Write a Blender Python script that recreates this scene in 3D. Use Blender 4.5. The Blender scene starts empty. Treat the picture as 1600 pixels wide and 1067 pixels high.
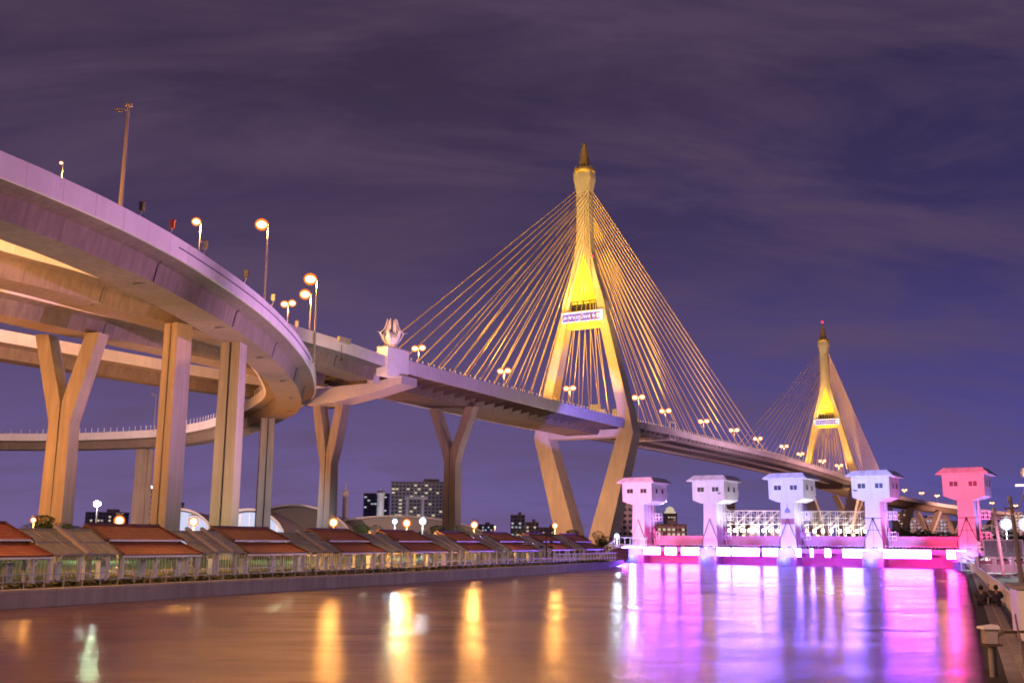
import bpy, math, random
from mathutils import Vector, Matrix, noise
random.seed(7)
R = math.radians
scn = bpy.context.scene
COL = scn.collection
# ------------------------------------------------------------------ camera
H = 4.6
F = 1600.0
PITCH = math.atan((843 - 533.5) / F)
ROLL = R(0.40)
cam = bpy.data.cameras.new('camera')
cam.sensor_width = 36.0
cam.lens = 36.0 * F / 1600.0
cam.clip_start = 0.3
cam.clip_end = 9000
co = bpy.data.objects.new('camera', cam)
COL.objects.link(co)
r0 = Vector((1, 0, 0)); u0 = Vector((0, -math.sin(PITCH), math.cos(PITCH))); f0 = Vector((0, math.cos(PITCH), math.sin(PITCH)))
ri = r0 * math.cos(ROLL) + u0 * math.sin(ROLL); up = -r0 * math.sin(ROLL) + u0 * math.cos(ROLL)
M = Matrix((ri, up, -f0)).transposed().to_4x4(); M.translation = (0, 0, H)
co.matrix_world = M
scn.camera = co
# ------------------------------------------------------------------ render + view
scn.render.engine = 'CYCLES'
scn.view_settings.view_transform = 'Standard'
scn.view_settings.look = 'None'
scn.view_settings.gamma = 1
scn.view_settings.exposure = 0.0
cy = scn.cycles
cy.use_denoising = True; cy.use_adaptive_sampling = False; cy.filter_width = 1.8
cy.max_bounces = 6; cy.diffuse_bounces = 3; cy.glossy_bounces = 3; cy.transmission_bounces = 4
cy.sample_clamp_indirect = 8
cy.caustics_reflective = False; cy.caustics_refractive = False
try: cy.use_light_tree = True
except Exception: pass
# ------------------------------------------------------------------ node helpers
def nd(nt, t, **k):
    n = nt.nodes.new(t)
    for a, b in k.items(): setattr(n, a, b)
    return n
def ln(nt, a, b): nt.links.new(a, b)
def ramp(nt, fac, stops):
    r = nd(nt, 'ShaderNodeValToRGB'); e = r.color_ramp.elements
    while len(e) < len(stops): e.new(0.5)
    for el, (p, c) in zip(e, stops):
        el.position = p; el.color = (c[0], c[1], c[2], 1)
    ln(nt, fac, r.inputs[0]); return r
def math_n(nt, op, a, b=None, c=None):
    n = nd(nt, 'ShaderNodeMath', operation=op)
    for i, x in enumerate((a, b, c)):
        if x is None: continue
        if isinstance(x, (int, float)): n.inputs[i].default_value = x
        else: ln(nt, x, n.inputs[i])
    return n.outputs[0]
def mixc(nt, fac, a, b, bt='MIX'):
    n = nd(nt, 'ShaderNodeMix', data_type='RGBA', blend_type=bt)
    if isinstance(fac, (int, float)): n.inputs[0].default_value = fac
    else: ln(nt, fac, n.inputs[0])
    for i, x in ((6, a), (7, b)):
        if isinstance(x, tuple): n.inputs[i].default_value = (*x[:3], 1)
        else: ln(nt, x, n.inputs[i])
    return n.outputs[2]
# ------------------------------------------------------------------ world: night sky with thin cloud lit by the city
w = bpy.data.worlds.new('World'); scn.world = w; w.use_nodes = True
nt = w.node_tree; nt.nodes.clear()
out = nd(nt, 'ShaderNodeOutputWorld'); bg = nd(nt, 'ShaderNodeBackground')
tc = nd(nt, 'ShaderNodeTexCoord'); sp = nd(nt, 'ShaderNodeSeparateXYZ')
ln(nt, tc.outputs['Generated'], sp.inputs[0])
z = sp.outputs[2]
base = ramp(nt, z, [(0.0, (.170, .116, .28)), (.05, (.155, .110, .285)), (.14, (.112, .077, .200)), (.27, (.066, .043, .105)), (.42, (.047, .030, .068)), (1, (.04, .028, .06))])
side = nd(nt, 'ShaderNodeMapRange'); ln(nt, sp.outputs[0], side.inputs[0]); side.inputs[1].default_value = -.1; side.inputs[2].default_value = .5
c1 = mixc(nt, side.outputs[0], base.outputs[0], mixc(nt, 1.0, base.outputs[0], (.60, .73, 1.12), 'MULTIPLY'))
den = math_n(nt, 'MAXIMUM', math_n(nt, 'ADD', z, .42), .05)
cmb = nd(nt, 'ShaderNodeCombineXYZ')
ln(nt, math_n(nt, 'DIVIDE', sp.outputs[0], den), cmb.inputs[0]); ln(nt, math_n(nt, 'DIVIDE', sp.outputs[1], den), cmb.inputs[1])
mp = nd(nt, 'ShaderNodeMapping'); ln(nt, cmb.outputs[0], mp.inputs[0]); mp.inputs['Rotation'].default_value = (0, 0, R(-32)); mp.inputs['Scale'].default_value = (.6, 1.7, 1)
n1 = nd(nt, 'ShaderNodeTexNoise'); ln(nt, mp.outputs[0], n1.inputs[0]); n1.inputs['Scale'].default_value = 3.4; n1.inputs['Detail'].default_value = 9; n1.inputs['Roughness'].default_value = .62; n1.inputs['Distortion'].default_value = .5
cl = ramp(nt, n1.outputs[0], [(.43, (0, 0, 0)), (.64, (1, 1, 1))])
c2 = mixc(nt, math_n(nt, 'MULTIPLY', cl.outputs[0], .52), c1, (.115, .072, .126))
dk = ramp(nt, n1.outputs[0], [(.28, (1, 1, 1)), (.44, (0, 0, 0))])
c3 = mixc(nt, math_n(nt, 'MULTIPLY', dk.outputs[0], .25), c2, (.035, .03, .06))
ln(nt, c3, bg.inputs[0]); bg.inputs[1].default_value = 1.0
ln(nt, bg.outputs[0], out.inputs[0])
# ------------------------------------------------------------------ lights
def aim(o, tgt):
    o.rotation_euler = (Vector(tgt) - o.location).to_track_quat('-Z', 'Y').to_euler()
def spot(name, loc, tgt, energy, col, cone=60, blend=.6, rad=.5):
    l = bpy.data.lights.new(name, 'SPOT'); l.energy = energy; l.color = col; l.spot_size = R(cone); l.spot_blend = blend; l.shadow_soft_size = rad
    o = bpy.data.objects.new(name, l); o.location = loc; aim(o, tgt); COL.objects.link(o); return o
def point(name, loc, energy, col, rad=.3):
    l = bpy.data.lights.new(name, 'POINT'); l.energy = energy; l.color = col; l.shadow_soft_size = rad
    o = bpy.data.objects.new(name, l); o.location = loc; COL.objects.link(o); return o
# bridge axis frame: t along the bridge, o = offset to the right, origin under the near pylon
BO = Vector((28.353, 386.797, 0)); BD = Vector((.4981, .8671, 0)); BR = Vector((.8671, -.4981, 0))
def bp(t, o=0, z=0):
    v = BO + BD * t + BR * o; return Vector((v.x, v.y, z))
# gate frame: i = pier number (0..4), b = metres back from the front face
G0 = Vector((27.5, 224.4, 0)); GD = Vector((13.7, -9.18, 0)); GU = GD.normalized(); GB = Vector((-GU.y, GU.x, 0))
def gp(i, b=0, z=0, a=0):
    v = G0 + GD * i + GU * a + GB * b; return Vector((v.x, v.y, z))
# bank frame (left): s along, n away from the water
W0 = Vector((-32.6, 67.5, 0)); WE = Vector((.438, .899, 0)); WN = Vector((-.899, .438, 0))
def wp(s, n=0, z=0):
    v = W0 + WE * s + WN * n; return Vector((v.x, v.y, z))
SOD = (1.0, .40, .08); YEL = (1.0, .62, .06); VIO = (.62, .22, 1.0); PNK = (1.0, .22, .75); BLU = (.28, .25, 1.0)
# added fill lights without fixtures, brightening ramps, piers, deck and block
ORG = (1, .35, .085)
spot('ramp fill', (-92, 128, 3), (-66, 165, 44), 150000, ORG, 120, 1)
spot('ramp fill', (-120, 185, 3), (-80, 205, 44), 175000, ORG, 120, 1)
spot('ramp fill', (-96, 245, 3), (-62, 240, 42), 150000, (1, .42, .16), 120, 1)
spot('ramp fill', (-30, 160, 3), (-50, 180, 40), 26000, (1, .55, .5), 110, 1)
spot('ramp fill', (-20, 228, 3), (-50, 215, 40), 42000, (.8, .75, .95), 120, 1)
spot('ramp fill', (-120, 275, 4), (-132, 365, 41), 620000, (1, .58, .48), 120, 1)
spot('ramp fill', (-90, 98, 3), (-70, 135, 40), 50000, (1, .48, .3), 110, 1)
spot('ramp fill', (-62, 131, 44), (-75, 152, 46), 24000, (1, .46, .13), 120, 1)
spot('ramp fill', (-61, 112, 44), (-80, 140, 46), 20000, (1, .46, .13), 120, 1)
spot('ramp fill', (-84.5, 159, 44.5), (-86, 178, 46), 12000, (1, .50, .16), 140, 1)
spot('ramp fill', (-94, 205, 42), (-106, 236, 48), 24000, (1, .5, .2), 140, 1)
spot('deck fill', bp(-70, 30, 3), bp(-70, 0, 45), 60000, (.95, .66, .62), 130, 1)
spot('deck fill', bp(-30, -50, 3), bp(-20, 0, 40), 60000, ORG, 130, 1)
spot('deck fill', bp(-120, -30, 3), bp(-139, 0, 35), 70000, ORG, 90, 1)
spot('pier wash', bp(-60, 10, 3), bp(0, 0, 30), 150000, (1, .46, .24), 80, 1)
spot('block fill', bp(-168, 12, 52), bp(-147, 16, 48), 16000, (1, .62, .2), 60, 1)
spot('pier wash', (-44, 248, 3), (-67, 284, 20), 42000, (.62, .74, 1), 60, 1)
spot('block fill', (-26, 206, 40), (-38, 231, 48), 16000, (1, .58, .34), 80, 1)
spot('deck fill', bp(110, 75, 3), bp(110, 10, 48), 330000, (.95, .50, .66), 150, 1)
spot('deck fill', bp(270, 75, 3), bp(270, 10, 48), 400000, (1, .46, .46), 150, 1)
spot('deck fill', bp(420, 60, 3), bp(410, 0, 40), 300000, (1, .50, .3), 150, 1)
spot('deck fill', (420, 880, 3), (440, 985, 36), 900000, (1, .45, .34), 150, 1)
spot('deck fill', (560, 960, 3), (580, 1090, 32), 800000, (1, .45, .34), 150, 1)
# added unseen orange lights, brightening the water and the left bank
spot('water fill', (-60, 50, 34), (-22, 60, 0), 85000, (1, .38, .10), 110, 1, .6)
point('foreground fill', (-26, 6, 15), 30000, (1, .45, .16), .6); point('foreground fill', (-60, 40, 14), 14000, (1, .45, .16), .6); point('foreground fill', (16, -8, 14), 7000, (1, .5, .25), .6)
# violet floods beside the gate, thrown at the ramp and the bridge
spot('violet flood', gp(3.2, -22, 4), (-42, 178, 42), 460000, (.94, .42, 1), 40, .8)
spot('violet flood', gp(2.6, -24, 4), (-46, 108, 42), 540000, (1, .46, .95), 30, .9)
spot('violet flood', (8, 198, 3), bp(-128, 17, 48), 200000, (.74, .36, 1), 50, .9)
spot('blue flood', (36, 213, 7), bp(-36, 18, 45), 1300000, (.26, .18, 1), 13, .25)
spot('blue flood', (62, 199, 7), bp(105, 17, 48), 500000, (.6, .3, 1), 22, 1)
spot('deck fill', bp(505, 70, 3), bp(500, 0, 42), 420000, (1, .46, .34), 150, 1)  # added fill for the dark start of the far approach
for k_ in (10, 48, 86): spot('walk fill', wp(k_, -30, 9), wp(k_, 8, 2), 7500, (1, .62, .72), 110, 1)  # unseen fills added over the water to brighten the walkway columns
spot('quay fill', gp(0, -3, 3), (-8, 120, 0), 9000, (.5, .22, 1), 60, 1)  # added violet fill for the left quay wall
# ------------------------------------------------------------------ materials
MATS = {}
def mat(name):
    m = bpy.data.materials.new(name); m.use_nodes = True; MATS[name] = m
    nt = m.node_tree; b = nt.nodes['Principled BSDF']; return m, nt, b
def coords(nt, kind='Object', scale=(1, 1, 1), rot=(0, 0, 0)):
    t = nd(nt, 'ShaderNodeTexCoord'); m = nd(nt, 'ShaderNodeMapping'); ln(nt, t.outputs[kind], m.inputs[0])
    m.inputs['Scale'].default_value = scale; m.inputs['Rotation'].default_value = rot; return m.outputs[0]
def noise_n(nt, vec, scale, detail=4, rough=.55):
    n = nd(nt, 'ShaderNodeTexNoise'); ln(nt, vec, n.inputs[0]); n.inputs['Scale'].default_value = scale; n.inputs['Detail'].default_value = detail; n.inputs['Roughness'].default_value = rough; return n.outputs[0]
def bump(nt, b, h, strength=.3, dist=.1):
    n = nd(nt, 'ShaderNodeBump'); n.inputs['Strength'].default_value = strength; n.inputs['Distance'].default_value = dist
    ln(nt, h, n.inputs['Height']); ln(nt, n.outputs[0], b.inputs['Normal'])
def simple(name, col, rough=.6, metal=0, var=.18, scale=3.0, bmp=0):
    m, nt, b = mat(name)
    v = coords(nt); n = noise_n(nt, v, scale)
    a = tuple(c * (1 - var) for c in col); d = tuple(min(1, c * (1 + var)) for c in col)
    r = ramp(nt, n, [(.3, a), (.7, d)]); ln(nt, r.outputs[0], b.inputs['Base Color'])
    b.inputs['Roughness'].default_value = rough; b.inputs['Metallic'].default_value = metal
    if bmp: bump(nt, b, n, bmp, .05)
    return m
def concrete(name, col, streak=.35, joints=0, jw=.02, plank=False):
    """weathered concrete; UV = (metres along, metres round the section)"""
    m, nt, b = mat(name)
    v = coords(nt); big = noise_n(nt, v, .12, 5, .6)
    vs = coords(nt, 'Object', (1.1, 1.1, .07)); st = noise_n(nt, vs, 1.0, 5, .65)
    fine = noise_n(nt, v, 2.2, 5, .7)
    dark = tuple(c * (1 - streak) for c in col); lite = tuple(min(1, c * 1.15) for c in col)
    r1 = ramp(nt, big, [(.3, tuple(c * .82 for c in col)), (.7, lite)])
    sm = ramp(nt, st, [(.40, (1, 1, 1)), (.62, (0, 0, 0))])
    c = mixc(nt, math_n(nt, 'MULTIPLY', sm.outputs[0], .5), r1.outputs[0], dark)
    c = mixc(nt, math_n(nt, 'MULTIPLY', fine, .22), c, dark)
    hgt = fine
    if joints:
        uv = nd(nt, 'ShaderNodeUVMap'); s2 = nd(nt, 'ShaderNodeSeparateXYZ'); ln(nt, uv.outputs[0], s2.inputs[0])
        fr = math_n(nt, 'FRACT', math_n(nt, 'DIVIDE', s2.outputs[0], joints))
        j = math_n(nt, 'LESS_THAN', fr, jw)
        seg = nd(nt, 'ShaderNodeTexWhiteNoise', noise_dimensions='1D'); ln(nt, math_n(nt, 'FLOOR', math_n(nt, 'DIVIDE', s2.outputs[0], joints)), seg.inputs['W'])
        c = mixc(nt, math_n(nt, 'MULTIPLY', seg.outputs[0], .22), c, dark)
        if plank:
            f2 = math_n(nt, 'FRACT', math_n(nt, 'DIVIDE', s2.outputs[0], .9))
            c = mixc(nt, math_n(nt, 'MULTIPLY', math_n(nt, 'LESS_THAN', f2, .07), .35), c, dark)
        c = mixc(nt, math_n(nt, 'MULTIPLY', j, .5), c, tuple(q * .25 for q in col))
        hgt = math_n(nt, 'SUBTRACT', fine, math_n(nt, 'MULTIPLY', j, 2))
    ln(nt, c, b.inputs['Base Color']); b.inputs['Roughness'].default_value = .85
    bump(nt, b, hgt, .12 if name in ('pylon', 'tower_paint') else .35, .04)
    return m
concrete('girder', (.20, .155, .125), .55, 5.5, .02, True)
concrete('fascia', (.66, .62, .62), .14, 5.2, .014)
concrete('pier', (.34, .285, .235), .42, 0)
concrete('pylon', (.50, .46, .38), .25, 0)
concrete('tower_paint', (.78, .76, .76), .26, 0)
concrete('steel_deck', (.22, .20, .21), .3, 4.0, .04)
concrete('quay', (.34, .30, .30), .6, 0)
concrete('coping', (.40, .36, .31), .5, 0)
concrete('paving', (.24, .20, .17), .4, 1.0, .05)
simple('asphalt', (.05, .05, .052), .9)
simple('white_paint', (.78, .77, .76), .55, 0, .06, .6)
simple('white_metal', (.72, .72, .72), .4, .1, .08)
simple('grey_metal', (.33, .33, .34), .45, .6, .15)
simple('dark_metal', (.05, .05, .055), .5, .4)
simple('red_paint', (.48, .06, .05), .5, 0, .15)
simple('red_gate', (.52, .22, .30), .5, 0, .12, .8)
simple('cable_black', (.02, .02, .025), .5)
simple('cable_yellow', (.85, .62, .14), .45, 0, .05)
simple('trunk', (.10, .075, .05), .9, 0, .3, 4, .5)
simple('hedge_leaf', (.05, .085, .025), .7, 0, .5, 1.2)
simple('shirt_dark', (.06, .06, .09), .9); simple('shirt_blue', (.05, .07, .2), .9); simple('shirt_red', (.20, .05, .05), .9)
simple('trousers', (.035, .035, .05), .9); simple('skin', (.42, .25, .17), .55, 0, .05); simple('hair', (.012, .01, .01), .5)
simple('tank_blue', (.10, .13, .22), .6); simple('far_block', (.24, .22, .23), .8, 0, .15, .1)
simple('dome_shell', (.42, .39, .38), .6, 0, .12, .08); simple('bronze', (.45, .36, .12), .5, .2)
simple('plate_blue', (.08, .09, .30), .5); simple('plate_red', (.35, .10, .12), .5)
simple('tank_white', (.6, .6, .6), .5); simple('spire_gold', (.50, .36, .12), .45, .3)
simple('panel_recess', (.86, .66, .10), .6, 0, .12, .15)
def foliage(name, a, b_):
    m, nt, b = mat(name); g = nd(nt, 'ShaderNodeNewGeometry')
    r = ramp(nt, g.outputs['Random Per Island'], [(0, a), (1, b_)]); ln(nt, r.outputs[0], b.inputs['Base Color']); b.inputs['Roughness'].default_value = .7; return m
foliage('leaf', (.025, .05, .012), (.09, .13, .035)); foliage('leaf_olive', (.05, .06, .015), (.13, .13, .04))
# tiled roof: courses follow UV.y
m, nt, b = mat('roof_tile'); uv = nd(nt, 'ShaderNodeUVMap'); s2 = nd(nt, 'ShaderNodeSeparateXYZ'); ln(nt, uv.outputs[0], s2.inputs[0])
fy = math_n(nt, 'FRACT', math_n(nt, 'DIVIDE', s2.outputs[1], .46)); fx = math_n(nt, 'FRACT', math_n(nt, 'DIVIDE', s2.outputs[0], .40))
vv = coords(nt); nn = noise_n(nt, vv, 1.2, 6, .7)
c = ramp(nt, nn, [(.3, (.30, .095, .038)), (.7, (.54, .20, .085))]).outputs[0]
c = mixc(nt, math_n(nt, 'LESS_THAN', fy, .26), c, (.15, .045, .018)); c = mixc(nt, math_n(nt, 'MULTIPLY', math_n(nt, 'LESS_THAN', fx, .12), .5), c, (.10, .03, .015))
ln(nt, c, b.inputs['Base Color']); b.inputs['Roughness'].default_value = .6; bump(nt, b, fy, .8, .04)
m, nt, b = mat('gate_roof'); vv = coords(nt, 'Object', (1, 1, .5)); nn = noise_n(nt, vv, 1.3, 8, .75)
c = ramp(nt, nn, [(.45, (.80, .78, .80)), (.66, (.56, .50, .56))]).outputs[0]; ln(nt, c, b.inputs['Base Color']); b.inputs['Roughness'].default_value = .7
m, nt, b = mat('canopy_glass'); vv = coords(nt); nn = noise_n(nt, vv, 1.5); c = ramp(nt, nn, [(.3, (.20, .22, .17)), (.7, (.32, .34, .27))]).outputs[0]
ln(nt, c, b.inputs['Base Color']); b.inputs['Roughness'].default_value = .5; b.inputs['Alpha'].default_value = 1
m, nt, b = mat('window_glass'); b.inputs['Base Color'].default_value = (.02, .02, .03, 1); b.inputs['Roughness'].default_value = .35
# grass
m, nt, b = mat('grass'); vv = coords(nt); nn = noise_n(nt, vv, .5, 8, .7); n3 = noise_n(nt, vv, 6, 4)
c = ramp(nt, nn, [(.3, (.035, .06, .015)), (.55, (.09, .12, .03)), (.75, (.16, .15, .06))]).outputs[0]; ln(nt, c, b.inputs['Base Color']); b.inputs['Roughness'].default_value = .95; bump(nt, b, n3, .8, .1)
m, nt, b = mat('far_ground'); vv = coords(nt); nn = noise_n(nt, vv, .02, 8, .7); c = ramp(nt, nn, [(.3, (.02, .025, .015)), (.7, (.06, .055, .045))]).outputs[0]; ln(nt, c, b.inputs['Base Color']); b.inputs['Roughness'].default_value = .95
# water: long exposure, a calm lobe plus a broad lobe from ripples
m, nt, b = mat('river_water')
vv = coords(nt); v2 = coords(nt, 'Object', (1.0, .5, 1), (0, 0, R(-20))); w1 = noise_n(nt, v2, 2.2, 7, .72)
b2_ = nd(nt, 'ShaderNodeBsdfPrincipled')
for q_, rg_ in ((b, .09), (b2_, .31)):
    q_.inputs['Base Color'].default_value = (.115, .044, .014, 1); q_.inputs['IOR'].default_value = 1.5; q_.inputs['Roughness'].default_value = rg_
    bump(nt, q_, w1, .42, .045)
mx = nd(nt, 'ShaderNodeMixShader'); big = noise_n(nt, coords(nt, 'Object', (.6, 1.6, 1), (0, 0, R(-20))), .12, 6, .7); fc = nd(nt, 'ShaderNodeMapRange'); ln(nt, big, fc.inputs[0]); fc.inputs[1].default_value = .35; fc.inputs[2].default_value = .65; fc.inputs[3].default_value = .35; fc.inputs[4].default_value = .92
ln(nt, fc.outputs[0], mx.inputs[0]); ln(nt, b.outputs[0], mx.inputs[1]); ln(nt, b2_.outputs[0], mx.inputs[2]); ln(nt, mx.outputs[0], nt.nodes['Material Output'].inputs[0])
def emis(name, col, s):
    m, nt, b = mat(name); nt.nodes.remove(b); e = nd(nt, 'ShaderNodeEmission'); e.inputs[0].default_value = (*col, 1); e.inputs[1].default_value = s
    ln(nt, e.outputs[0], nt.nodes['Material Output'].inputs[0]); return m
emis('sodium_glow', (1, .70, .34), 14); emis('white_glow', (.9, .93, 1), 90); emis('cool_glow', (.45, .75, 1), 60); emis('warm_bulb', (1, .86, .72), 26)
emis('red_glow', (1, .02, .06), 4); emis('stud_glow', (1, .6, .25), 1.2); emis('lit_window', (1, .82, .6), .62); emis('lit_window_cool', (.8, .85, 1), .55)
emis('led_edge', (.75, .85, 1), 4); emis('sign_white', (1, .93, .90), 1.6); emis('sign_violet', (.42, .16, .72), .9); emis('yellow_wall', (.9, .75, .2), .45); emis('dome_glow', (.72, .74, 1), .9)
for nm_, cc_ in (('halo_sodium', (1, .20, .015)), ('halo_white', (.6, .65, 1)), ('halo_cool', (.2, .5, 1))):  # lamp glare put into translucent emissive shells around the bulbs
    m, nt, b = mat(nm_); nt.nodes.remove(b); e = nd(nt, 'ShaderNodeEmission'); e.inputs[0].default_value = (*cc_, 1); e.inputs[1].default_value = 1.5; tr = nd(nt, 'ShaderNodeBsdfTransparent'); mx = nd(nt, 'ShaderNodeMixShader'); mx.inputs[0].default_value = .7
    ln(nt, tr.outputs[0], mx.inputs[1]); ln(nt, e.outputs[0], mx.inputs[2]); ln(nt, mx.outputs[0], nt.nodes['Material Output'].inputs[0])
# LED curtain: bright tubes with thin dark gaps
for nm_, cA, cB, k_ in (('led_violet', (.75, .03, 1), (.24, .05, 1), 170), ('led_blue', (.5, .04, 1), (.12, .10, 1), 170), ('led_magenta', (1, .02, .5), (1, .03, .42), 220)):
    m, nt, b = mat(nm_); nt.nodes.remove(b); e = nd(nt, 'ShaderNodeEmission'); uv = nd(nt, 'ShaderNodeUVMap'); s2 = nd(nt, 'ShaderNodeSeparateXYZ'); ln(nt, uv.outputs[0], s2.inputs[0])
    fr = math_n(nt, 'FRACT', math_n(nt, 'DIVIDE', s2.outputs[0], .6)); g = math_n(nt, 'GREATER_THAN', fr, .18)
    hh = ramp(nt, s2.outputs[1], [(0, cA), (.25, cB), (1, cB)])
    ln(nt, hh.outputs[0], e.inputs[0]); ln(nt, math_n(nt, 'ADD', math_n(nt, 'MULTIPLY', g, k_), 6), e.inputs[1]); ln(nt, e.outputs[0], nt.nodes['Material Output'].inputs[0])
# facade with dim window grid (object space metres)
def facade(name, wall, glass, px=3.2, pz=3.2, lit=.12, glow=(1, .8, .55), gs=.8, wx=.62, wz=.5):
    m, nt, b = mat(name); t = nd(nt, 'ShaderNodeTexCoord'); s = nd(nt, 'ShaderNodeSeparateXYZ'); ln(nt, t.outputs['Object'], s.inputs[0])
    xx = math_n(nt, 'DIVIDE', math_n(nt, 'ADD', s.outputs[0], math_n(nt, 'MULTIPLY', s.outputs[1], 1.0)), px); zz = math_n(nt, 'DIVIDE', s.outputs[2], pz)
    inx = math_n(nt, 'LESS_THAN', math_n(nt, 'FRACT', xx), wx); inz = math_n(nt, 'LESS_THAN', math_n(nt, 'FRACT', zz), wz); k = math_n(nt, 'MULTIPLY', inx, inz)
    ln(nt, mixc(nt, k, wall, glass), b.inputs['Base Color']); b.inputs['Roughness'].default_value = .6
    return m
facade('facade_dark', (.30, .27, .30), (.03, .03, .05)); facade('facade_pale', (.62, .55, .50), (.06, .06, .08), 3.0, 3.4, wx=.6, wz=.5); facade('facade_blue', (.18, .20, .28), (.05, .06, .10)); facade('facade_brick', (.5, .36, .33), (.05, .04, .06), 4, 3.4)
# ------------------------------------------------------------------ mesh helpers
class MB:
    def __init__(s): s.v = []; s.f = []; s.uv = []
    def face(s, pts, uv=None):
        i = len(s.v); s.v += [tuple(p) for p in pts]; s.f.append(tuple(range(i, i + len(pts)))); s.uv.append(uv)
    def hexa(s, a, b):
        """a, b: two matching quads -> closed solid"""
        i = len(s.v); s.v += [tuple(p) for p in a] + [tuple(p) for p in b]; n = len(a)
        s.f.append(tuple(i + k for k in range(n))[::-1]); s.uv.append(None); s.f.append(tuple(i + n + k for k in range(n))); s.uv.append(None)
        for k in range(n):
            q = (k + 1) % n; s.f.append((i + k, i + q, i + n + q, i + n + k)); s.uv.append(None)
    def box(s, c, d, ax=None, ay=None):
        c = Vector(c); ax = Vector(ax or (1, 0, 0)) * d[0] / 2; ay = Vector(ay or (0, 1, 0)) * d[1] / 2; az = Vector((0, 0, d[2] / 2))
        q = [c - ax - ay, c + ax - ay, c + ax + ay, c - ax + ay]
        s.hexa([p - az for p in q], [p + az for p in q])
    def bar(s, p, q, w, h=None, upv=(0, 0, 1)):
        p = Vector(p); q = Vector(q); d = (q - p).normalized(); u = Vector(upv)
        if abs(d.dot(u)) > .98: u = Vector((1, 0, 0))
        x = d.cross(u).normalized() * w / 2; y = x.cross(d).normalized() * (h or w) / 2
        s.hexa([p - x - y, p + x - y, p + x + y, p - x + y], [q - x - y, q + x - y, q + x + y, q - x + y])
    def tube(s, pts, rad, n=6, cap=True):
        pts = [Vector(p) for p in pts]; rr = rad if isinstance(rad, (list, tuple)) else [rad] * len(pts); i0 = len(s.v)
        for k, p in enumerate(pts):
            d = (pts[min(k + 1, len(pts) - 1)] - pts[max(k - 1, 0)]).normalized(); u = Vector((0, 0, 1)) if abs(d.z) < .95 else Vector((1, 0, 0))
            x = d.cross(u).normalized(); y = x.cross(d)
            for j in range(n):
                a = 2 * math.pi * j / n; s.v.append(tuple(p + (x * math.cos(a) + y * math.sin(a)) * rr[k]))
        for k in range(len(pts) - 1):
            for j in range(n):
                q = (j + 1) % n; s.f.append((i0 + k * n + j, i0 + k * n + q, i0 + (k + 1) * n + q, i0 + (k + 1) * n + j)); s.uv.append(None)
        if cap:
            s.f.append(tuple(i0 + j for j in range(n))[::-1]); s.uv.append(None); e = i0 + (len(pts) - 1) * n; s.f.append(tuple(e + j for j in range(n))); s.uv.append(None)
    def lathe(s, prof, n=12, c=(0, 0, 0)):
        i0 = len(s.v)
        for (r_, z_) in prof:
            for j in range(n):
                a = 2 * math.pi * j / n; s.v.append((c[0] + r_ * math.cos(a), c[1] + r_ * math.sin(a), c[2] + z_))
        for k in range(len(prof) - 1):
            for j in range(n):
                q = (j + 1) % n; s.f.append((i0 + k * n + j, i0 + k * n + q, i0 + (k + 1) * n + q, i0 + (k + 1) * n + j)); s.uv.append(None)
    def ball(s, c, r_, n=10, m=6, sq=1.0):
        s.lathe([(max(.001, r_ * math.sin(math.pi * k / m)), -r_ * sq * math.cos(math.pi * k / m)) for k in range(m + 1)], n, c)
    def build(s, name, material, parent=None, world=True, smooth=False):
        me = bpy.data.meshes.new(name); off = Vector((0, 0, 0)); inv = None
        if parent is not None and world: inv = root_matrix(parent).inverted()
        vs = [tuple(inv @ Vector(p)) for p in s.v] if inv is not None else s.v
        me.from_pydata(vs, [], s.f)
        if any(u is not None for u in s.uv):
            l = me.uv_layers.new(name='UVMap'); k = 0
            for f, u in zip(s.f, s.uv):
                for j in range(len(f)):
                    l.data[k].uv = u[j] if u is not None else (0.3, .5); k += 1
        me.materials.append(MATS[material] if isinstance(material, str) else material)
        if smooth: me.polygons.foreach_set('use_smooth', [True] * len(me.polygons))
        o = bpy.data.objects.new(name, me); COL.objects.link(o)
        if parent is not None: o.parent = parent
        return o
def root_matrix(o):
    m_ = Matrix.LocRotScale(o.location, o.rotation_euler, o.scale)
    return root_matrix(o.parent) @ m_ if o.parent else m_
def tag(o, label=None, cat=None, group=None, kind=None):
    if label: o['label'] = label
    if cat: o['category'] = cat
    if group: o['group'] = group
    if kind: o['kind'] = kind
    return o
def thing(name, label, cat, loc=(0, 0, 0), rz=0, group=None):
    o = bpy.data.objects.new(name, None); o.empty_display_size = .3; COL.objects.link(o); o.location = loc; o.rotation_euler = (0, 0, rz)
    return tag(o, label, cat, group)
def copy_tree(o, loc=None, rz=None, label=None, parent=None, scale=None):
    c = o.copy(); COL.objects.link(c); c.parent = parent
    if loc is not None: c.location = loc
    if rz is not None: c.rotation_euler = (0, 0, rz)
    if scale is not None: c.scale = scale
    if label: c['label'] = label
    for ch in [x for x in o.children]: copy_tree(ch, parent=c)
    return c
ORD = ['first', 'second', 'third', 'fourth', 'fifth', 'sixth', 'seventh', 'eighth', 'ninth', 'tenth', 'eleventh', 'twelfth', 'thirteenth', 'fourteenth', 'fifteenth', 'sixteenth', 'seventeenth', 'eighteenth', 'nineteenth', 'twentieth']
def smooth_path(P, ds=4.0):
    P = [Vector(p) for p in P]; res = []
    Q = [P[0] * 2 - P[1]] + P + [P[-1] * 2 - P[-2]]
    for k in range(1, len(Q) - 2):
        n = max(1, int((Q[k + 1] - Q[k]).length / ds))
        for j in range(n):
            t = j / n; a, b_, c_, d_ = Q[k - 1], Q[k], Q[k + 1], Q[k + 2]
            res.append(.5 * ((2 * b_) + (c_ - a) * t + (2 * a - 5 * b_ + 4 * c_ - d_) * t * t + (3 * b_ - a - 3 * c_ + d_) * t ** 3))
    res.append(P[-1]); return res
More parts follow.
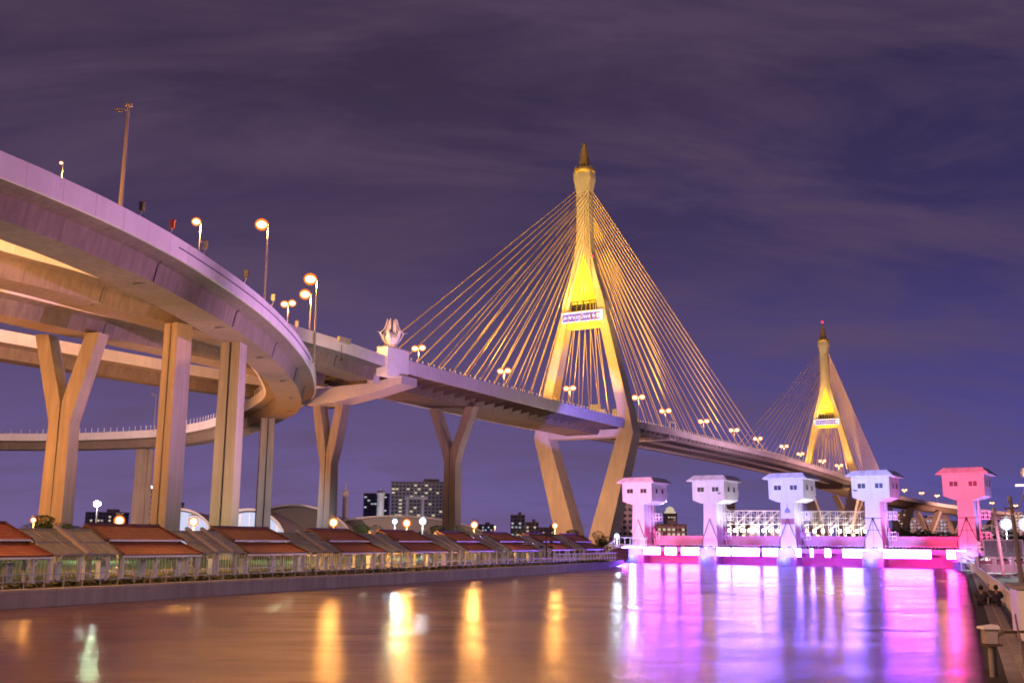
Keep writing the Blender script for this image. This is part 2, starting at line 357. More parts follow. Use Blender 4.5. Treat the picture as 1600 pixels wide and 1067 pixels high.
def frames(path):
    fr = []; s_ = 0
    for k, p in enumerate(path):
        a = path[max(0, k - 1)]; b_ = path[min(len(path) - 1, k + 1)]; d = (b_ - a); d.z = 0; d.normalize()
        if k: s_ += (p - path[k - 1]).length
        fr.append((p, Vector((-d.y, d.x, 0)), d, s_))
    return fr
def sweep(mb, fr, prof, closed=True):
    """prof: list of (offset left of the path, z relative)"""
    n = len(prof); L_ = [0]
    for k in range(n): a, b_ = prof[k], prof[(k + 1) % n]; L_.append(L_[-1] + math.hypot(a[0] - b_[0], a[1] - b_[1]))
    rings = [[p + nl * o + Vector((0, 0, z_)) for (o, z_) in prof] for (p, nl, d, s_) in fr]
    for k in range(len(fr) - 1):
        for j in range(n if closed else n - 1):
            q = (j + 1) % n
            mb.face([rings[k][j], rings[k + 1][j], rings[k + 1][q], rings[k][q]], [(fr[k][3], L_[j]), (fr[k + 1][3], L_[j]), (fr[k + 1][3], L_[j + 1]), (fr[k][3], L_[j + 1])])
    if closed: mb.face(rings[0][::-1]); mb.face(rings[-1])
# ================================================================== SETTING
mb = MB(); mb.face([(-3000, -150, 0), (6000, -150, 0), (6000, 8000, 0), (-3000, 8000, 0)]); tag(mb.build('river_water', 'river_water'), kind='structure')
LB = [wp(-130), wp(0), Vector((-7.3, 118.5, 0)), Vector((6.2, 149, 0)), Vector((16.5, 176, 0)), Vector((20.5, 200, 0)), Vector((27, 240, 0)), Vector((60, 300, 0)), Vector((110, 400, 0)), Vector((60, 520, 0)), Vector((-800, 700, 0)), ]
RB = [Vector((-35, -80, 0)), Vector((2.3, 4.5, 0)), Vector((9.1, 20.2, 0)), Vector((15.9, 35.8, 0)), Vector((22.6, 51.2, 0)), Vector((27.9, 63.5, 0)), Vector((46.5, 106.7, 0)), Vector((71, 164, 0)), Vector((79, 188, 0)), Vector((92, 215, 0)), Vector((122, 270, 0)), Vector((210, 420, 0)), Vector((420, 640, 0))]
GZ = 1.1
def ground(name, edge, far, material, z_, kind='structure'):
    mb = MB(); n = len(edge)
    for k in range(n - 1): mb.face([(*edge[k].xy, z_), (*edge[k + 1].xy, z_), (*far[k + 1], z_), (*far[k], z_)])
    return tag(mb.build(name, material), kind=kind)
farL = [(-700, -150), (-700, 60), (-900, 140), (-900, 200), (-900, 260), (-900, 300), (-900, 380), (-900, 450), (-900, 560), (-900, 640), (-900, 705)]
ground('lawn', LB, farL, 'grass', GZ)
farR = [(900, -150), (900, 0), (900, 15), (900, 30), (900, 45), (900, 60), (900, 80), (900, 160), (900, 200), (900, 240), (900, 300), (900, 400), (900, 640)]
ground('ground', RB, farR, 'far_ground', 1.296)
mb = MB(); mb.face([(-4000, 715, .9), (7000, 715, .9), (7000, 8500, .9), (-4000, 8500, .9)]); tag(mb.build('city_ground', 'far_ground'), kind='structure')
def quay(name, label, edge, z_, side, material='quay', inner=0):
    t = thing(name, label, 'quay wall', edge[1]); fr = frames(edge)
    bt_ = -.55 if side < 0 else 0
    a = MB(); sweep(a, fr, [(bt_, z_ - .12), (0, -1), (side * .5 + bt_, -1), (side * .5 + bt_, z_ - .12)]); a.build('wall', material, t)
    a = MB(); sweep(a, fr, [(-side * .10 + bt_, z_ + .06), (-side * .10 + bt_, z_ - .12), (side * .7 + bt_, z_ - .12), (side * .7 + bt_, z_ + .06)]); a.build('coping', 'coping', t)
    return t
quay('quay_wall', 'long low concrete quay wall with pale coping below the red roofed walkway', LB[:8], GZ, 1)
quay('quay_wall', 'violet lit concrete quay wall beside the right bank promenade', RB[:11], 1.3, -1)
# left bank path strip
mb = MB(); fr = frames([p.copy() for p in LB[:5]]); sweep(mb, fr, [(.72, GZ + .02), (.72, GZ + .012), (2.0, GZ + .012), (2.0, GZ + .02)]); tag(mb.build('path', 'coping'), kind='structure')
# right bank promenade
mb = MB(); fr = frames([p.copy() for p in RB[:9]])
sweep(mb, fr, [(-1.26, 1.312), (-4.4, 1.312), (-4.4, 1.30), (-1.26, 1.30)]); tag(mb.build('promenade', 'paving'), kind='structure')
kb = MB()
for (p, nl, d, s_) in frames(smooth_path([p.copy() for p in RB[2:8]], 1.0)):
    c_ = p - nl * .95; kb.box((c_.x, c_.y, 1.41), (.28, .94, .10), -nl, d)
kt = kb.build('kerb', 'coping'); tag(kt, kind='structure')
# grass bank on the right
mb = MB(); sweep(mb, frames([p.copy() for p in RB[4:8]]), [(-4.7, 1.30), (-7.5, 1.9), (-16, 2.3), (-40, 2.0), (-40, 1.2), (-4.7, 1.2)]); tag(mb.build('grass_bank', 'grass'), kind='structure')
# ================================================================== RAMPS
def ramp_thing(label, path, zt, W=12.5, depth=5.8, fh=2.7, posts=False, ds=4.0, group='elevated ramps of the interchange', inner_posts=False):
    pts = smooth_path([Vector((x, y, zt if not callable(zt) else zt(k))) for k, (x, y) in enumerate(path)], ds)
    fr = frames(pts); t = thing('elevated_ramp', label, 'elevated road', (pts[0].x, pts[0].y, pts[0].z - depth), 0, group)
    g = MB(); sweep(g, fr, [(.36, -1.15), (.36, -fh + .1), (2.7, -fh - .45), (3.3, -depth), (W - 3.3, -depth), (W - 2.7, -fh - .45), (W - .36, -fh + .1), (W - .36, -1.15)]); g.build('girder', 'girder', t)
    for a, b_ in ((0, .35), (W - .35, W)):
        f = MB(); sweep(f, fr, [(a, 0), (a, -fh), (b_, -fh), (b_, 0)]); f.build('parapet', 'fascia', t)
    if inner_posts:
        f = MB(); last = -99
        for (p, nl, d, s_) in fr:
            if s_ - last > 2.4 and p.y > 290 or (s_ - last > 2.4 and p.y > 200 and p.y < 290):
                last = s_; q = p + nl * (W - .18); f.bar(q, q + Vector((0, 0, 1.7)), .13); q = p + nl * .18
        tag(f.build('railing', 'white_metal', t), kind='stuff')
    return t, fr
A_out = [(-75, 50), (-62, 74), (-52.1, 98.4), (-49, 106.8), (-46, 117.1), (-43.1, 133), (-40.9, 158), (-40.8, 182.5), (-42.3, 208.1), (-45.2, 232.3), (-51, 262), (-61.3, 289), (-83.8, 335.7), (-101.5, 360.7), (-123, 382), (-162, 399), (-195, 402.5), (-270, 402)]
rA, frA = ramp_thing('nearest curved ramp with violet lit parapet sweeping round to the far left', A_out, 43, inner_posts=True, ds=3.0)
rB, frB = ramp_thing('orange lit ramp just behind the nearest curved ramp, running to the white block', [(-104, 88), (-89, 118), (-76, 147), (-70, 158), (-64.5, 171.5), (-57, 188), (-45.8, 214.3), (-38, 231), (-31.2, 249.2)], 49, W=13.2, depth=5.9)
rC, frC = ramp_thing('middle ramp behind the orange one, carried by the tall Y shaped pier', [(-119, 118), (-103, 146), (-88.3, 173.5), (-82, 186), (-74.5, 200), (-65, 218), (-45.3, 258.5)], 49, W=13.2, depth=5.9)
rD, frD = ramp_thing('farthest of the straight ramps at the left, lowest in view under the others', [(-140, 168), (-125, 197), (-111.7, 219), (-103.5, 232.5), (-93, 249), (-80.5, 268), (-66, 286), (-49, 303)], 48.9, W=11.5, depth=5.7)
# expansion joints drawn by drain pipes
def pipe(parent, pts):
    a = MB(); a.tube(pts, .09, 6); a.build('drain_pipe', 'dark_metal', parent)
# ================================================================== PIERS
def twin_pier(label, x, y, ztop, rz, w=2.6, gap=.35, depth=3.4, base=GZ):
    """two slabs side by side with a recessed slot and a drain pipe between"""
    t = thing('bridge_pier', label, 'bridge pier', (x, y, base), rz, 'concrete piers of the interchange')
    h = ztop - base
    for s_ in (-1, 1):
        a = MB(); x0, x1 = (gap / 2, w / 2 + gap / 2) if s_ > 0 else (-w / 2 - gap / 2, -gap / 2)
        c = .28
        def sec(k, zz):
            return [(x0 * k if s_ < 0 else x0, -depth / 2 + (c if s_ < 0 else 0), zz), (x0 * k if s_ < 0 else x0, -depth / 2, zz), (x1 if s_ < 0 else x1 * k, -depth / 2, zz), (x1 if s_ < 0 else x1 * k, depth / 2, zz), (x0 * k if s_ < 0 else x0, depth / 2, zz)]
        a.hexa(sec(1.12, 0), sec(1.0, h)); a.build('column', 'pier', t, world=False)
    a = MB(); a.box((0, .2, h / 2), (gap * 1.4, depth - .7, h - .1)); a.build('web', 'pier', t, world=False)
    for s_ in (-1, 1): a = MB(); a.box((s_ * w * .3, 0, h + .15), (.9, 1.4, .5)); a.build('bearing', 'dark_metal', t, world=False)
    a = MB(); a.tube([(0, -depth / 2 + .15, .3), (0, -depth / 2 + .15, h - .5)], .09, 6); a.build('drain_pipe', 'dark_metal', t, world=False)
    return t
def y_pier(label, x, y, ztop, rz, spread=6.4, zfork=27, w=3.4, aw=2.5, depth=3.0, base=GZ, group='Y shaped concrete piers'):
    t = thing('bridge_pier', label, 'bridge pier', (x, y, base), rz, group); h = ztop - base; zf = zfork - base
    a = MB(); d = depth / 2
    def q(x0, x1, zz, k=1): return [(x0, -d * k, zz), (x1, -d * k, zz), (x1, d * k, zz), (x0, d * k, zz)]
    a.hexa(q(-w / 2 * 1.15, w / 2 * 1.15, 0, 1.1), q(-w / 2, w / 2, zf - 4)); a.build('stem', 'pier', t, world=False)
    for s_ in (-1, 1):
        a = MB()
        lo = sorted((0.0, s_ * w / 2)); mid = sorted((s_ * .25, s_ * (w / 2 + 1.1))); hi = sorted((s_ * (spread - aw / 2), s_ * (spread + aw / 2)))
        a.hexa(q(lo[0], lo[1], zf - 4), q(mid[0], mid[1], zf)); a.hexa(q(mid[0], mid[1], zf), q(hi[0], hi[1], h)); a.build('arm', 'pier', t, world=False)
    a = MB(); a.tube([(0, -d - .05, .3), (0, -d - .05, zf - 2)], .1, 6); a.build('drain_pipe', 'dark_metal', t, world=False)
    return t
BRZ = -R(29.87)
y_pier('tall Y shaped pier at far left, in front of the dark tree', -85.6, 195.5, 43.1, BRZ + R(18), spread=5.5, zfork=30, w=4.5, aw=2.9, depth=3.2)
twin_pier('orange lit twin column pier in the middle of the three at left', -61.5, 185.0, 43.1, BRZ + R(2), w=3.0, depth=3.6)
twin_pier('twin column pier under the near curved ramp, violet on its right side', -47.6, 172.5, 37.2, R(-4), w=3.0, depth=3.6)
twin_pier('pale blue grey twin column pier under the tail of the curved ramp', -67.8, 284, 37.2, R(20), w=3.2, depth=2.8)
twin_pier('farthest thin twin column pier under the low curved ramp', -139, 389.5, 37.2, R(62), w=4.4, depth=4.0)
y_pier('Y shaped pier under the white block at the bridge end', *bp(-139, -8).xy, 39.2, BRZ, spread=3.9, zfork=27.8, w=3.6, aw=2.5, depth=3.0)
y_pier('Y shaped pier right of the dark apartment block', *bp(-92, 0).xy, 43.4, BRZ, spread=6.6, zfork=31.0, w=4.0, aw=2.8, depth=3.2)
# ================================================================== MAIN BRIDGE DECK
def zt(t):
    P = [(-141, 49.3), (-100, 48.9), (-50, 48.6), (0, 48.7), (50, 49.4), (115, 49.9), (200, 50.4), (265, 50.2), (330, 49.3), (398, 47.6), (470, 45.4), (540, 43.3)]
    for (a, za), (b_, zb) in zip(P, P[1:]):
        if t <= b_: return za + (zb - za) * max(0, (t - a)) / (b_ - a)
    return P[-1][1]
bridge = thing('bridge_deck', 'long cable stayed bridge deck crossing from the white block to the far pylon', 'bridge', bp(-141, 0, 40))
def deck_frames(t0, t1, ds=6):
    n = max(1, int((t1 - t0) / ds)); return [(bp(t0 + (t1 - t0) * k / n, 17, zt(t0 + (t1 - t0) * k / n)), -BR, BD, (t1 - t0) * k / n) for k in range(n + 1)]
W = 34
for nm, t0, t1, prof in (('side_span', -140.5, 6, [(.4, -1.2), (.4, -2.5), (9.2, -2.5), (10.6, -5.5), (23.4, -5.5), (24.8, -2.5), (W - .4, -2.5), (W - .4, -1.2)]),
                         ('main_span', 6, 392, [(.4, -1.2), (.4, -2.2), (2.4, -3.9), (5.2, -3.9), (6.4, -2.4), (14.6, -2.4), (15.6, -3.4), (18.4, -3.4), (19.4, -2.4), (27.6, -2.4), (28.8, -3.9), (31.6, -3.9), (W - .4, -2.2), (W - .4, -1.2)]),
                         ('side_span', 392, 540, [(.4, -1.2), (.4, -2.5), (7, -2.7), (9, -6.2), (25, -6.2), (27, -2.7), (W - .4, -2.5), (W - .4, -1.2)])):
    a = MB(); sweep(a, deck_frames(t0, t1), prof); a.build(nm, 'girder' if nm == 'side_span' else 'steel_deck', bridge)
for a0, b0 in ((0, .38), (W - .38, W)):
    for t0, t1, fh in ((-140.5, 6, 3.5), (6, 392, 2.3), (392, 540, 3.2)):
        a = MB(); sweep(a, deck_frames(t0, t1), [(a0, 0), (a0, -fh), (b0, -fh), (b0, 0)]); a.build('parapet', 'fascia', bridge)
# cross ribs under the deck
t = -136.0
while t < 4:
    zz = zt(t)
    for s_ in (1, -1):
        a = MB(); p0 = bp(t, s_ * 16.5, zz - 3.0); p1 = bp(t, s_ * 7.2, zz - 4.2); u = Vector((0, 0, 1))
        a.hexa([p0 - BD * .15, p0 + BD * .15, p0 + BD * .15 + u * .6, p0 - BD * .15 + u * .6], [p1 - BD * .15, p1 + BD * .15, p1 + BD * .15 + u * 1.8, p1 - BD * .15 + u * 1.8]); a.build('rib', 'girder', bridge)
    t += 5.6
a = MB(); t = 12
while t < 388:
    zz = zt(t); a.bar(bp(t, 16.4, zz - 2.75), bp(t, -16.4, zz - 2.75), .35, .9); t += 5.0
tag(a.build('cross_beam', 'steel_deck', bridge), kind='stuff')
# edge railing with its row of small lamps
for s_ in (1, -1):
    a = MB(); g = MB(); t = -138
    while t < 392:
        q = bp(t, s_ * 16.8, zt(t)); a.bar(q, q + Vector((0, 0, .55)), .16); g.box(q + Vector((0, 0, .66)), (.3, .3, .24)); t += 2.6
    tag(a.build('railing', 'white_metal', bridge), kind='stuff'); tag(g.build('edge_lamp', 'stud_glow', bridge), kind='stuff')
# anchor pier crossbeam + white block with crown ornament
xb = thing('crossbeam', 'wide concrete crossbeam under the white block, resting on a Y pier', 'crossbeam', bp(-141, 0, 39))
a = MB(); u = BD * 3.4
def cs(o, z0, z1): return [bp(-141, o, z0) - u, bp(-141, o, z0) + u, bp(-141, o, z1) + u, bp(-141, o, z1) - u]
secs = [cs(-18.5, 40.6, 43.2), cs(-13, 39.1, 43.2), cs(-3, 39.1, 43.2), cs(8.5, 40.7, 43.4), cs(18.5, 42.6, 44.7)]
for q0, q1 in zip(secs, secs[1:]): a.hexa(q0, q1)
a.build('beam', 'fascia', xb); a = MB(); q = bp(-147.5, 12.2, 43.9); a.box(q, (1.5, 3, 2.4), BR, BD); a.build('bearing_block', 'fascia', xb)
blk = thing('anchor_block', 'white rectangular block topped by a crown ornament at the bridge end', 'abutment block', bp(-144.5, 16, 44.2))
a = MB(); a.box(bp(-144.7, 16, 47.75), (3.3, 9.0, 7.1), BR, BD); a.build('wall', 'white_paint', blk)
a = MB(); a.box(bp(-144.7, 16, 51.38), (3.6, 9.3, .18), BR, BD)
for k in range(7):
    for s_ in (-1.5, 1.5): q = bp(-148.9 + k * 1.4, 16 + s_, 51.47); a.bar(q, q + Vector((0, 0, .45)), .12)
a.build('coping', 'coping', blk)
orn = thing('crown_ornament', 'white crown shaped ornament of pointed petals standing on the white block', 'ornament', bp(-145.5, 16, 51.47))
a = MB(); a.lathe([(.2, 0), (1.7, 0), (1.5, .5), (1.0, .8), (1.5, 1.5), (1.9, 2.4), (1.5, 3.4), (.7, 4.0)], 10, bp(-145.5, 16, 51.47)); a.build('base', 'white_paint', orn)
for k in range(6):
    an = math.pi * k / 3 + .3; d = Vector((math.cos(an), math.sin(an), 0)); s2_ = Vector((-d.y, d.x, 0)); c0 = bp(-145.5, 16, 51.47); a = MB()
    def P_(r_, z_, wd): c_ = c0 + d * r_ + Vector((0, 0, z_)); return [c_ - s2_ * wd - d * .1, c_ + s2_ * wd - d * .1, c_ + s2_ * wd + d * .16, c_ - s2_ * wd + d * .16]
    sec = [P_(1.2, .9, .25), P_(2.1, 2.1, .55), P_(3.0, 3.9, .34), P_(2.0, 4.7, .42), P_(1.45, 6.0, .25), P_(1.2, 7.5, .04)]
    for q0, q1 in zip(sec, sec[1:]): a.hexa(q0, q1)
    sec = [P_(2.7, 3.7, .3), P_(3.3, 4.05, .16), P_(3.9, 4.1, .03)]
    for q0, q1 in zip(sec, sec[1:]): a.hexa(q0, q1)
    a.build('petal', 'white_paint', orn)
# equipment box on the approach parapet
bx = thing('sign_gantry_box', 'small grey cabinet hanging on the pale parapet left of the white block', 'cabinet', (-38.5, 229.6, 48.6)); a = MB(); a.box((-38.3, 229.4, 48.9), (4, .7, 1.1), BD, BR); a.box((-38.3, 229.4, 49.5), (4.2, .9, .1), BD, BR); a.build('cabinet_body', 'coping', bx)
a = MB(); a.bar((-38.6, 228.3, 47.6), (-38.6, 228.3, 44.5), .12); a.ball((-38.6, 228.3, 44.3), .3, 8, 5); a.build('drain_spout', 'dark_metal', bx)
# ================================================================== PYLONS
pyl = thing('bridge_pylon', 'near yellow lit bridge pylon, the tallest, with red warning light on its shoulder', 'bridge pylon', bp(0, 0, GZ), BRZ, 'golden lit pylons of the cable stayed bridge')
def zl(z_): return z_ - GZ
D0 = 4.3
def seg(mb, lo, hi):
    """(x0,x1,depth,z) sections"""
    def q(s_): return [(s_[0], -s_[2], zl(s_[3])), (s_[1], -s_[2], zl(s_[3])), (s_[1], s_[2], zl(s_[3])), (s_[0], s_[2], zl(s_[3]))]
    mb.hexa(q(lo), q(hi))
ST = [(1.9, 9.8, 4.4, 1.1), (3.4, 11.5, 4.2, 8), (14.4, 20.6, 3.6, 43.4), (14.9, 20.0, 3.5, 46), (14.3, 18.9, 3.3, 52), (10.2, 14.1, 2.7, 71), (6.2, 9.3, 2.3, 91), (5.6, 8.7, 2.2, 95), (2.9, 5.4, 2.0, 106), (.02, 3.4, 1.9, 115)]
for s_ in (-1, 1):
    for nm, rng in (('lower_leg', range(0, 2)), ('upper_leg', range(2, 9))):
        a = MB()
        for k in rng:
            lo, hi = ST[k], ST[k + 1]
            fl = lambda q: (min(s_ * q[0], s_ * q[1]), max(s_ * q[0], s_ * q[1]), q[2], q[3])
            seg(a, fl(lo), fl(hi))
        a.build(nm, 'pylon', pyl, world=False)
a = MB(); seg(a, (-3.4, 3.4, 1.9, 115), (-2.9, 2.9, 1.8, 122)); seg(a, (-2.9, 2.9, 1.8, 122), (-2.75, 2.75, 1.8, 139)); seg(a, (-2.75, 2.75, 1.8, 139), (-3.7, 3.7, 2.4, 145)); seg(a, (-3.7, 3.7, 2.4, 145), (-3.7, 3.7, 2.4, 147.4))
for zz in range(118, 140, 2):
    for s_ in (-1, 1): a.bar((s_ * 2.9, -1.85, zl(zz)), (s_ * 1.2, -1.85, zl(zz - 1.5)), .22, .3); a.bar((s_ * 2.95, -1.4, zl(zz)), (s_ * 2.95, .6, zl(zz - 1.2)), .25, .25)
a.build('shaft', 'pylon', pyl, world=False)
a = MB(); seg(a, (-.8, .8, 2.05, 114.6), (-.7, .7, 2.0, 139)); a.build('ladder_rib', 'pylon', pyl, world=False)
a = MB(); a.lathe([(3.2, zl(147.2)), (3.9, zl(147.5)), (4.2, zl(148.0)), (4.1, zl(149.0)), (3.8, zl(149.0)), (2.8, zl(149.1)), (2.4, zl(150.2)), (2.1, zl(151))], 20)
for k in range(20):
    an = k * math.pi / 10; a.bar((4.0 * math.cos(an), 4.0 * math.sin(an), zl(149.0)), (4.0 * math.cos(an), 4.0 * math.sin(an), zl(149.9)), .13)
a.build('crown_gallery', 'spire_gold', pyl, world=False)
a = MB(); a.lathe([(2.3, zl(150.9)), (2.0, zl(153)), (1.45, zl(156)), (.85, zl(159)), (.6, zl(160)), (.05, zl(160.8))], 12); a.build('spire', 'spire_gold', pyl, world=False)
# recessed wedge panel above the crossbeam
a = MB()
def tri(lo, hi): seg(a, lo, hi)
tri((-6.1, 6.1, 1.4, 94.6), (-3.1, 3.1, 1.3, 106)); tri((-3.1, 3.1, 1.3, 106), (-.6, .6, 1.2, 114.9)); a.build('wedge_panel', 'panel_recess', pyl, world=False)
# crossbeams with balcony
a = MB(); seg(a, (-7.3, 7.3, 1.9, 85.6), (-6.4, 6.4, 1.9, 90)); a.box((0, 0, zl(85.3)), (14.4, 5.2, .4)); a.build('crossbeam', 'panel_recess', pyl, world=False)
for s_ in (-1, 1):
    a = MB(); a.box((0, s_ * 1.7, zl(95.1)), (11.8, .3, .35)); a.box((0, s_ * 1.7, zl(90.2)), (11.8, .3, .35))
    for k in range(5): a.box((-5.4 + k * 2.7, s_ * 1.7, zl(92.6)), (.35, .3, 5))
    a.box((0, 0, zl(92.6)), (11.6, .5, 4.8)); a.build('louvre', 'dark_metal', pyl, world=False)
a = MB(); seg(a, (-14.8, 14.8, 3.4, 42.2), (-15.2, 15.2, 3.4, 45.0)); a.build('deck_crossbeam', 'pylon', pyl, world=False)
# name boards (both faces)
def text_mesh(name, body, size, material, parent, loc, rot, ext=.03):
    cu = bpy.data.curves.new(name, 'FONT'); cu.body = body; cu.size = size; cu.extrude = ext; cu.align_x = 'CENTER'; cu.align_y = 'CENTER'; cu.resolution_u = 2
    to = bpy.data.objects.new(name, cu); COL.objects.link(to); bpy.context.view_layer.update()
    me = bpy.data.meshes.new_from_object(to.evaluated_get(bpy.context.evaluated_depsgraph_get())); COL.objects.unlink(to); bpy.data.objects.remove(to)
    me.materials.clear(); me.materials.append(MATS[material]); o = bpy.data.objects.new(name, me); COL.objects.link(o); o.parent = parent; o.location = loc; o.rotation_euler = rot; return o
def crest(parent, loc, rz, s, material):
    """outline emblem: tall spire over a round body on a scrolled base"""
    a = MB(); a.bar((0, 0, .9 * s), (0, 0, 2.0 * s), .10 * s, .05)
    for k, (w_, z0) in enumerate(((.62, .62), (.46, .78), (.30, .92), (.18, 1.08))): a.box((0, 0, z0 * s), (w_ * s, .08, .10 * s))
    n = 16
    for k in range(n):
        a0, a1 = 2 * math.pi * k / n, 2 * math.pi * (k + 1) / n
        a.bar((.42 * s * math.cos(a0), 0, .1 * s + .5 * s * math.sin(a0)), (.42 * s * math.cos(a1), 0, .1 * s + .5 * s * math.sin(a1)), .12 * s, .08, (0, 1, 0))
    for k in range(3): a.bar((-.25 * s + k * .25 * s, 0, -.25 * s), (-.25 * s + k * .25 * s, 0, .45 * s), .08 * s, .06, (0, 1, 0))
    a.bar((-.75 * s, 0, -.45 * s), (.75 * s, 0, -.45 * s), .14 * s, .08, (0, 1, 0)); a.bar((-.75 * s, 0, -.45 * s), (-.55 * s, 0, .5 * s), .08 * s, .06, (0, 1, 0)); a.bar((.75 * s, 0, -.45 * s), (.55 * s, 0, .5 * s), .08 * s, .06, (0, 1, 0))
    o = a.build('emblem', material, parent, world=False); o.location = loc; o.rotation_euler = (0, 0, rz); return o
for s_ in (-1, 1):
    rot = 0 if s_ < 0 else math.pi; y0 = s_ * 3.0
    a = MB(); a.box((0, y0, zl(88.8)), (17.6, .5, 4.2)); nb = a.build('name_board', 'sign_white', pyl, world=False)
    a = MB(); a.box((-.3, y0 + s_ * .28, zl(88.7)), (15.8, .1, 2.9)); v_ = a.build('board_panel', 'sign_violet', nb, world=False)
    a = MB()
    for zz_ in (86.65, 90.95): a.bar((-8.9, y0 + s_ * .3, zl(zz_)), (8.9, y0 + s_ * .3, zl(zz_)), .22)
    for xx_ in (-8.9, 8.9): a.bar((xx_, y0 + s_ * .3, zl(86.6)), (xx_, y0 + s_ * .3, zl(91)), .22)
    a.build('board_frame', 'spire_gold', nb, world=False)
    tx = text_mesh('lettering', 'สะพานภูมิพล ๒', 2.3, 'sign_white', nb, (-1.1 * -s_, y0 + s_ * .36, zl(88.75)), (R(90), 0, rot))
    a = MB(); n = 14; a.tube([(7.0 * -s_ * 1.0, y0 + s_ * .33, zl(88.7)), (7.0 * -s_ * 1.0, y0 + s_ * .45, zl(88.7))], .95, 16); a.build('round_seal', 'sign_white', nb, world=False)
    crest(pyl, (0, s_ * 1.5, zl(100.5)), 0, 2.6, 'pylon')
# aviation lamp
a = MB(); a.ball((3.9, -1.6, zl(112.6)), .5, 8, 6); a.build('warning_light', 'red_glow', pyl, world=False)
# stay cables
NC = 16
for pl in (-1, 1):
    for side, T0, T1 in ((-1, 14, 127), (1, 14, 188)):
        for k in range(NC):
            f = k / (NC - 1); td = side * (T0 + (T1 - T0) * f); zm = 112 + 28.5 * f ** .85
            a = MB(); a.tube([(pl * (2.4 if zm > 118 else 2.8), side * 1.7, zl(zm)), (pl * 15.9, td, zl(47.6 + .006 * max(0, td)))], .13, 6, False); a.build('stay_cable', 'cable_yellow', pyl, world=False)
pyl2 = copy_tree(pyl, loc=bp(398.35, 0, GZ), rz=BRZ + math.pi, label='far yellow lit bridge pylon with a red light on its spire tip')
a = MB(); q = bp(398.35, 0, 162.2); a.ball(q, .8, 8, 6); a.build('tip_light', 'red_glow', pyl2)
def pylon_lights(T, sgn, k=1.0):
    for s_ in (-1, 1):
        spot('pylon flood', bp(T + sgn * 20, s_ * 17.5, 50.5), bp(T, s_ * 11, 78), 66000 * k, (1, .47, .11), 62, .8)
        spot('pylon flood', bp(T + sgn * 40, s_ * 5, 51), bp(T, 0, 128), 120000 * k, (1, .66, .46), 26, .9)
    spot('crown flood', bp(T + sgn * 6.5, 0, 91.5), bp(T, 0, 106), 5200 * k, (1, .80, .05), 120, 1, .3)
    spot('crown flood', bp(T + sgn * 8.5, -6, 90.5), bp(T + sgn * 3, -5, 104), 11000 * k, (1, .80, .35), 110, 1, .3)
    spot('crown flood', bp(T + sgn * 7, 3, 92), bp(T, 0, 122), 16000 * k, (1, .72, .12), 60, 1, .3)
    spot('crown flood', bp(T + sgn * 9, 0, 82), bp(T, 0, 86), 4000 * k, (1, .75, .2), 130, 1, .3)
pylon_lights(0, -1); pylon_lights(398.35, -1, 1.2)
spot('pylon flood', bp(6, 60, 40), bp(0, 0, 140), 24000, (1, .42, .6), 50, 1)
# cable floods: along both deck edges
for T in (0, 398.35):
    for s_ in (-1, 1):
        for td in (-105, -45, 45, 120):
            spot('cable flood', bp(T + td, s_ * 24, 53), bp(T + td * .25, s_ * 8, 118), 250000 if T == 0 else 90000, (1, .58, .08), 88, .9)
# ================================================================== FAR VIADUCT
pts = [bp(540, 17), Vector((380, 925, 0)), Vector((465, 1010, 0)), Vector((561, 1088, 0)), Vector((690, 1165, 0)), Vector((850, 1230, 0))]
zs = [43.3, 39.8, 36.4, 33.2, 29, 24]
pts = smooth_path([Vector((p.x, p.y, z_)) for p, z_ in zip(pts, zs)], 12); fv = frames(pts)
via = thing('viaduct', 'distant approach viaduct curving down to the right behind the gate towers', 'elevated road', (pts[0].x, pts[0].y, 30))
a = MB(); sweep(a, fv, [(.4, -1.2), (.4, -2.6), (7, -3), (10, -6.5), (24, -6.5), (27, -3), (W - .4, -2.6), (W - .4, -1.2)]); a.build('girder', 'girder', via)
for a0 in (0, W - .4): a = MB(); sweep(a, fv, [(a0, 0), (a0, -2.9), (a0 + .4, -2.9), (a0 + .4, 0)]); a.build('parapet', 'fascia', via)
vk = 0
for tt in (455, 500, 540): y_pier('distant Y shaped pier under the far side span, %s beyond the far pylon' % ORD[vk], *bp(tt, 0).xy, zt(tt) - 6.3, BRZ, spread=10, zfork=22, w=7, aw=4, depth=5, base=.9, group='distant Y shaped piers'); vk += 1
for k in (5, 10, 15, 20, 25, 30, 35, 41):
    if k < len(fv):
        p, nl, d, s_ = fv[k]; c = p + nl * 17; y_pier('distant Y shaped pier of the right hand viaduct, %s in the row' % ORD[vk - 3], c.x, c.y, p.z - 6.6, math.atan2(-nl.y, -nl.x), spread=10, zfork=16, w=7, aw=4, depth=5, base=.9, group='distant Y shaped piers'); vk += 1
# road signs on the deck (dark backs) near the pylon
gs = thing('direction_sign', 'lit overhead road sign beside the near pylon, on the bridge deck', 'road sign', bp(4, 6, 47))
for o_, ww, hh_ in ((0, 9.5, 3.6), (9.3, 3.2, 3.2)):
    a = MB(); a.box(bp(14, -3 + o_, 53.2), (ww, .4, hh_), BR, BD)
    if o_ == 0: a.box(bp(14, -3, 56), (5, .4, 2.2), BR, BD)
    a.build('sign_panel', 'fascia', gs)
a = MB()
for o_ in (-8, 9.8): a.bar(bp(14, o_, 47), bp(14, o_, 52), .35)
a.bar(bp(14, -8, 51.2), bp(14, 10, 51.2), .4); a.bar(bp(14, -8, 50.4), bp(14, 10, 50.4), .25); a.build('gantry', 'white_metal', gs)
spot('sign flood', bp(4, 0, 48.5), bp(14, 0, 53), 2600, (1, .72, .3), 110, 1)
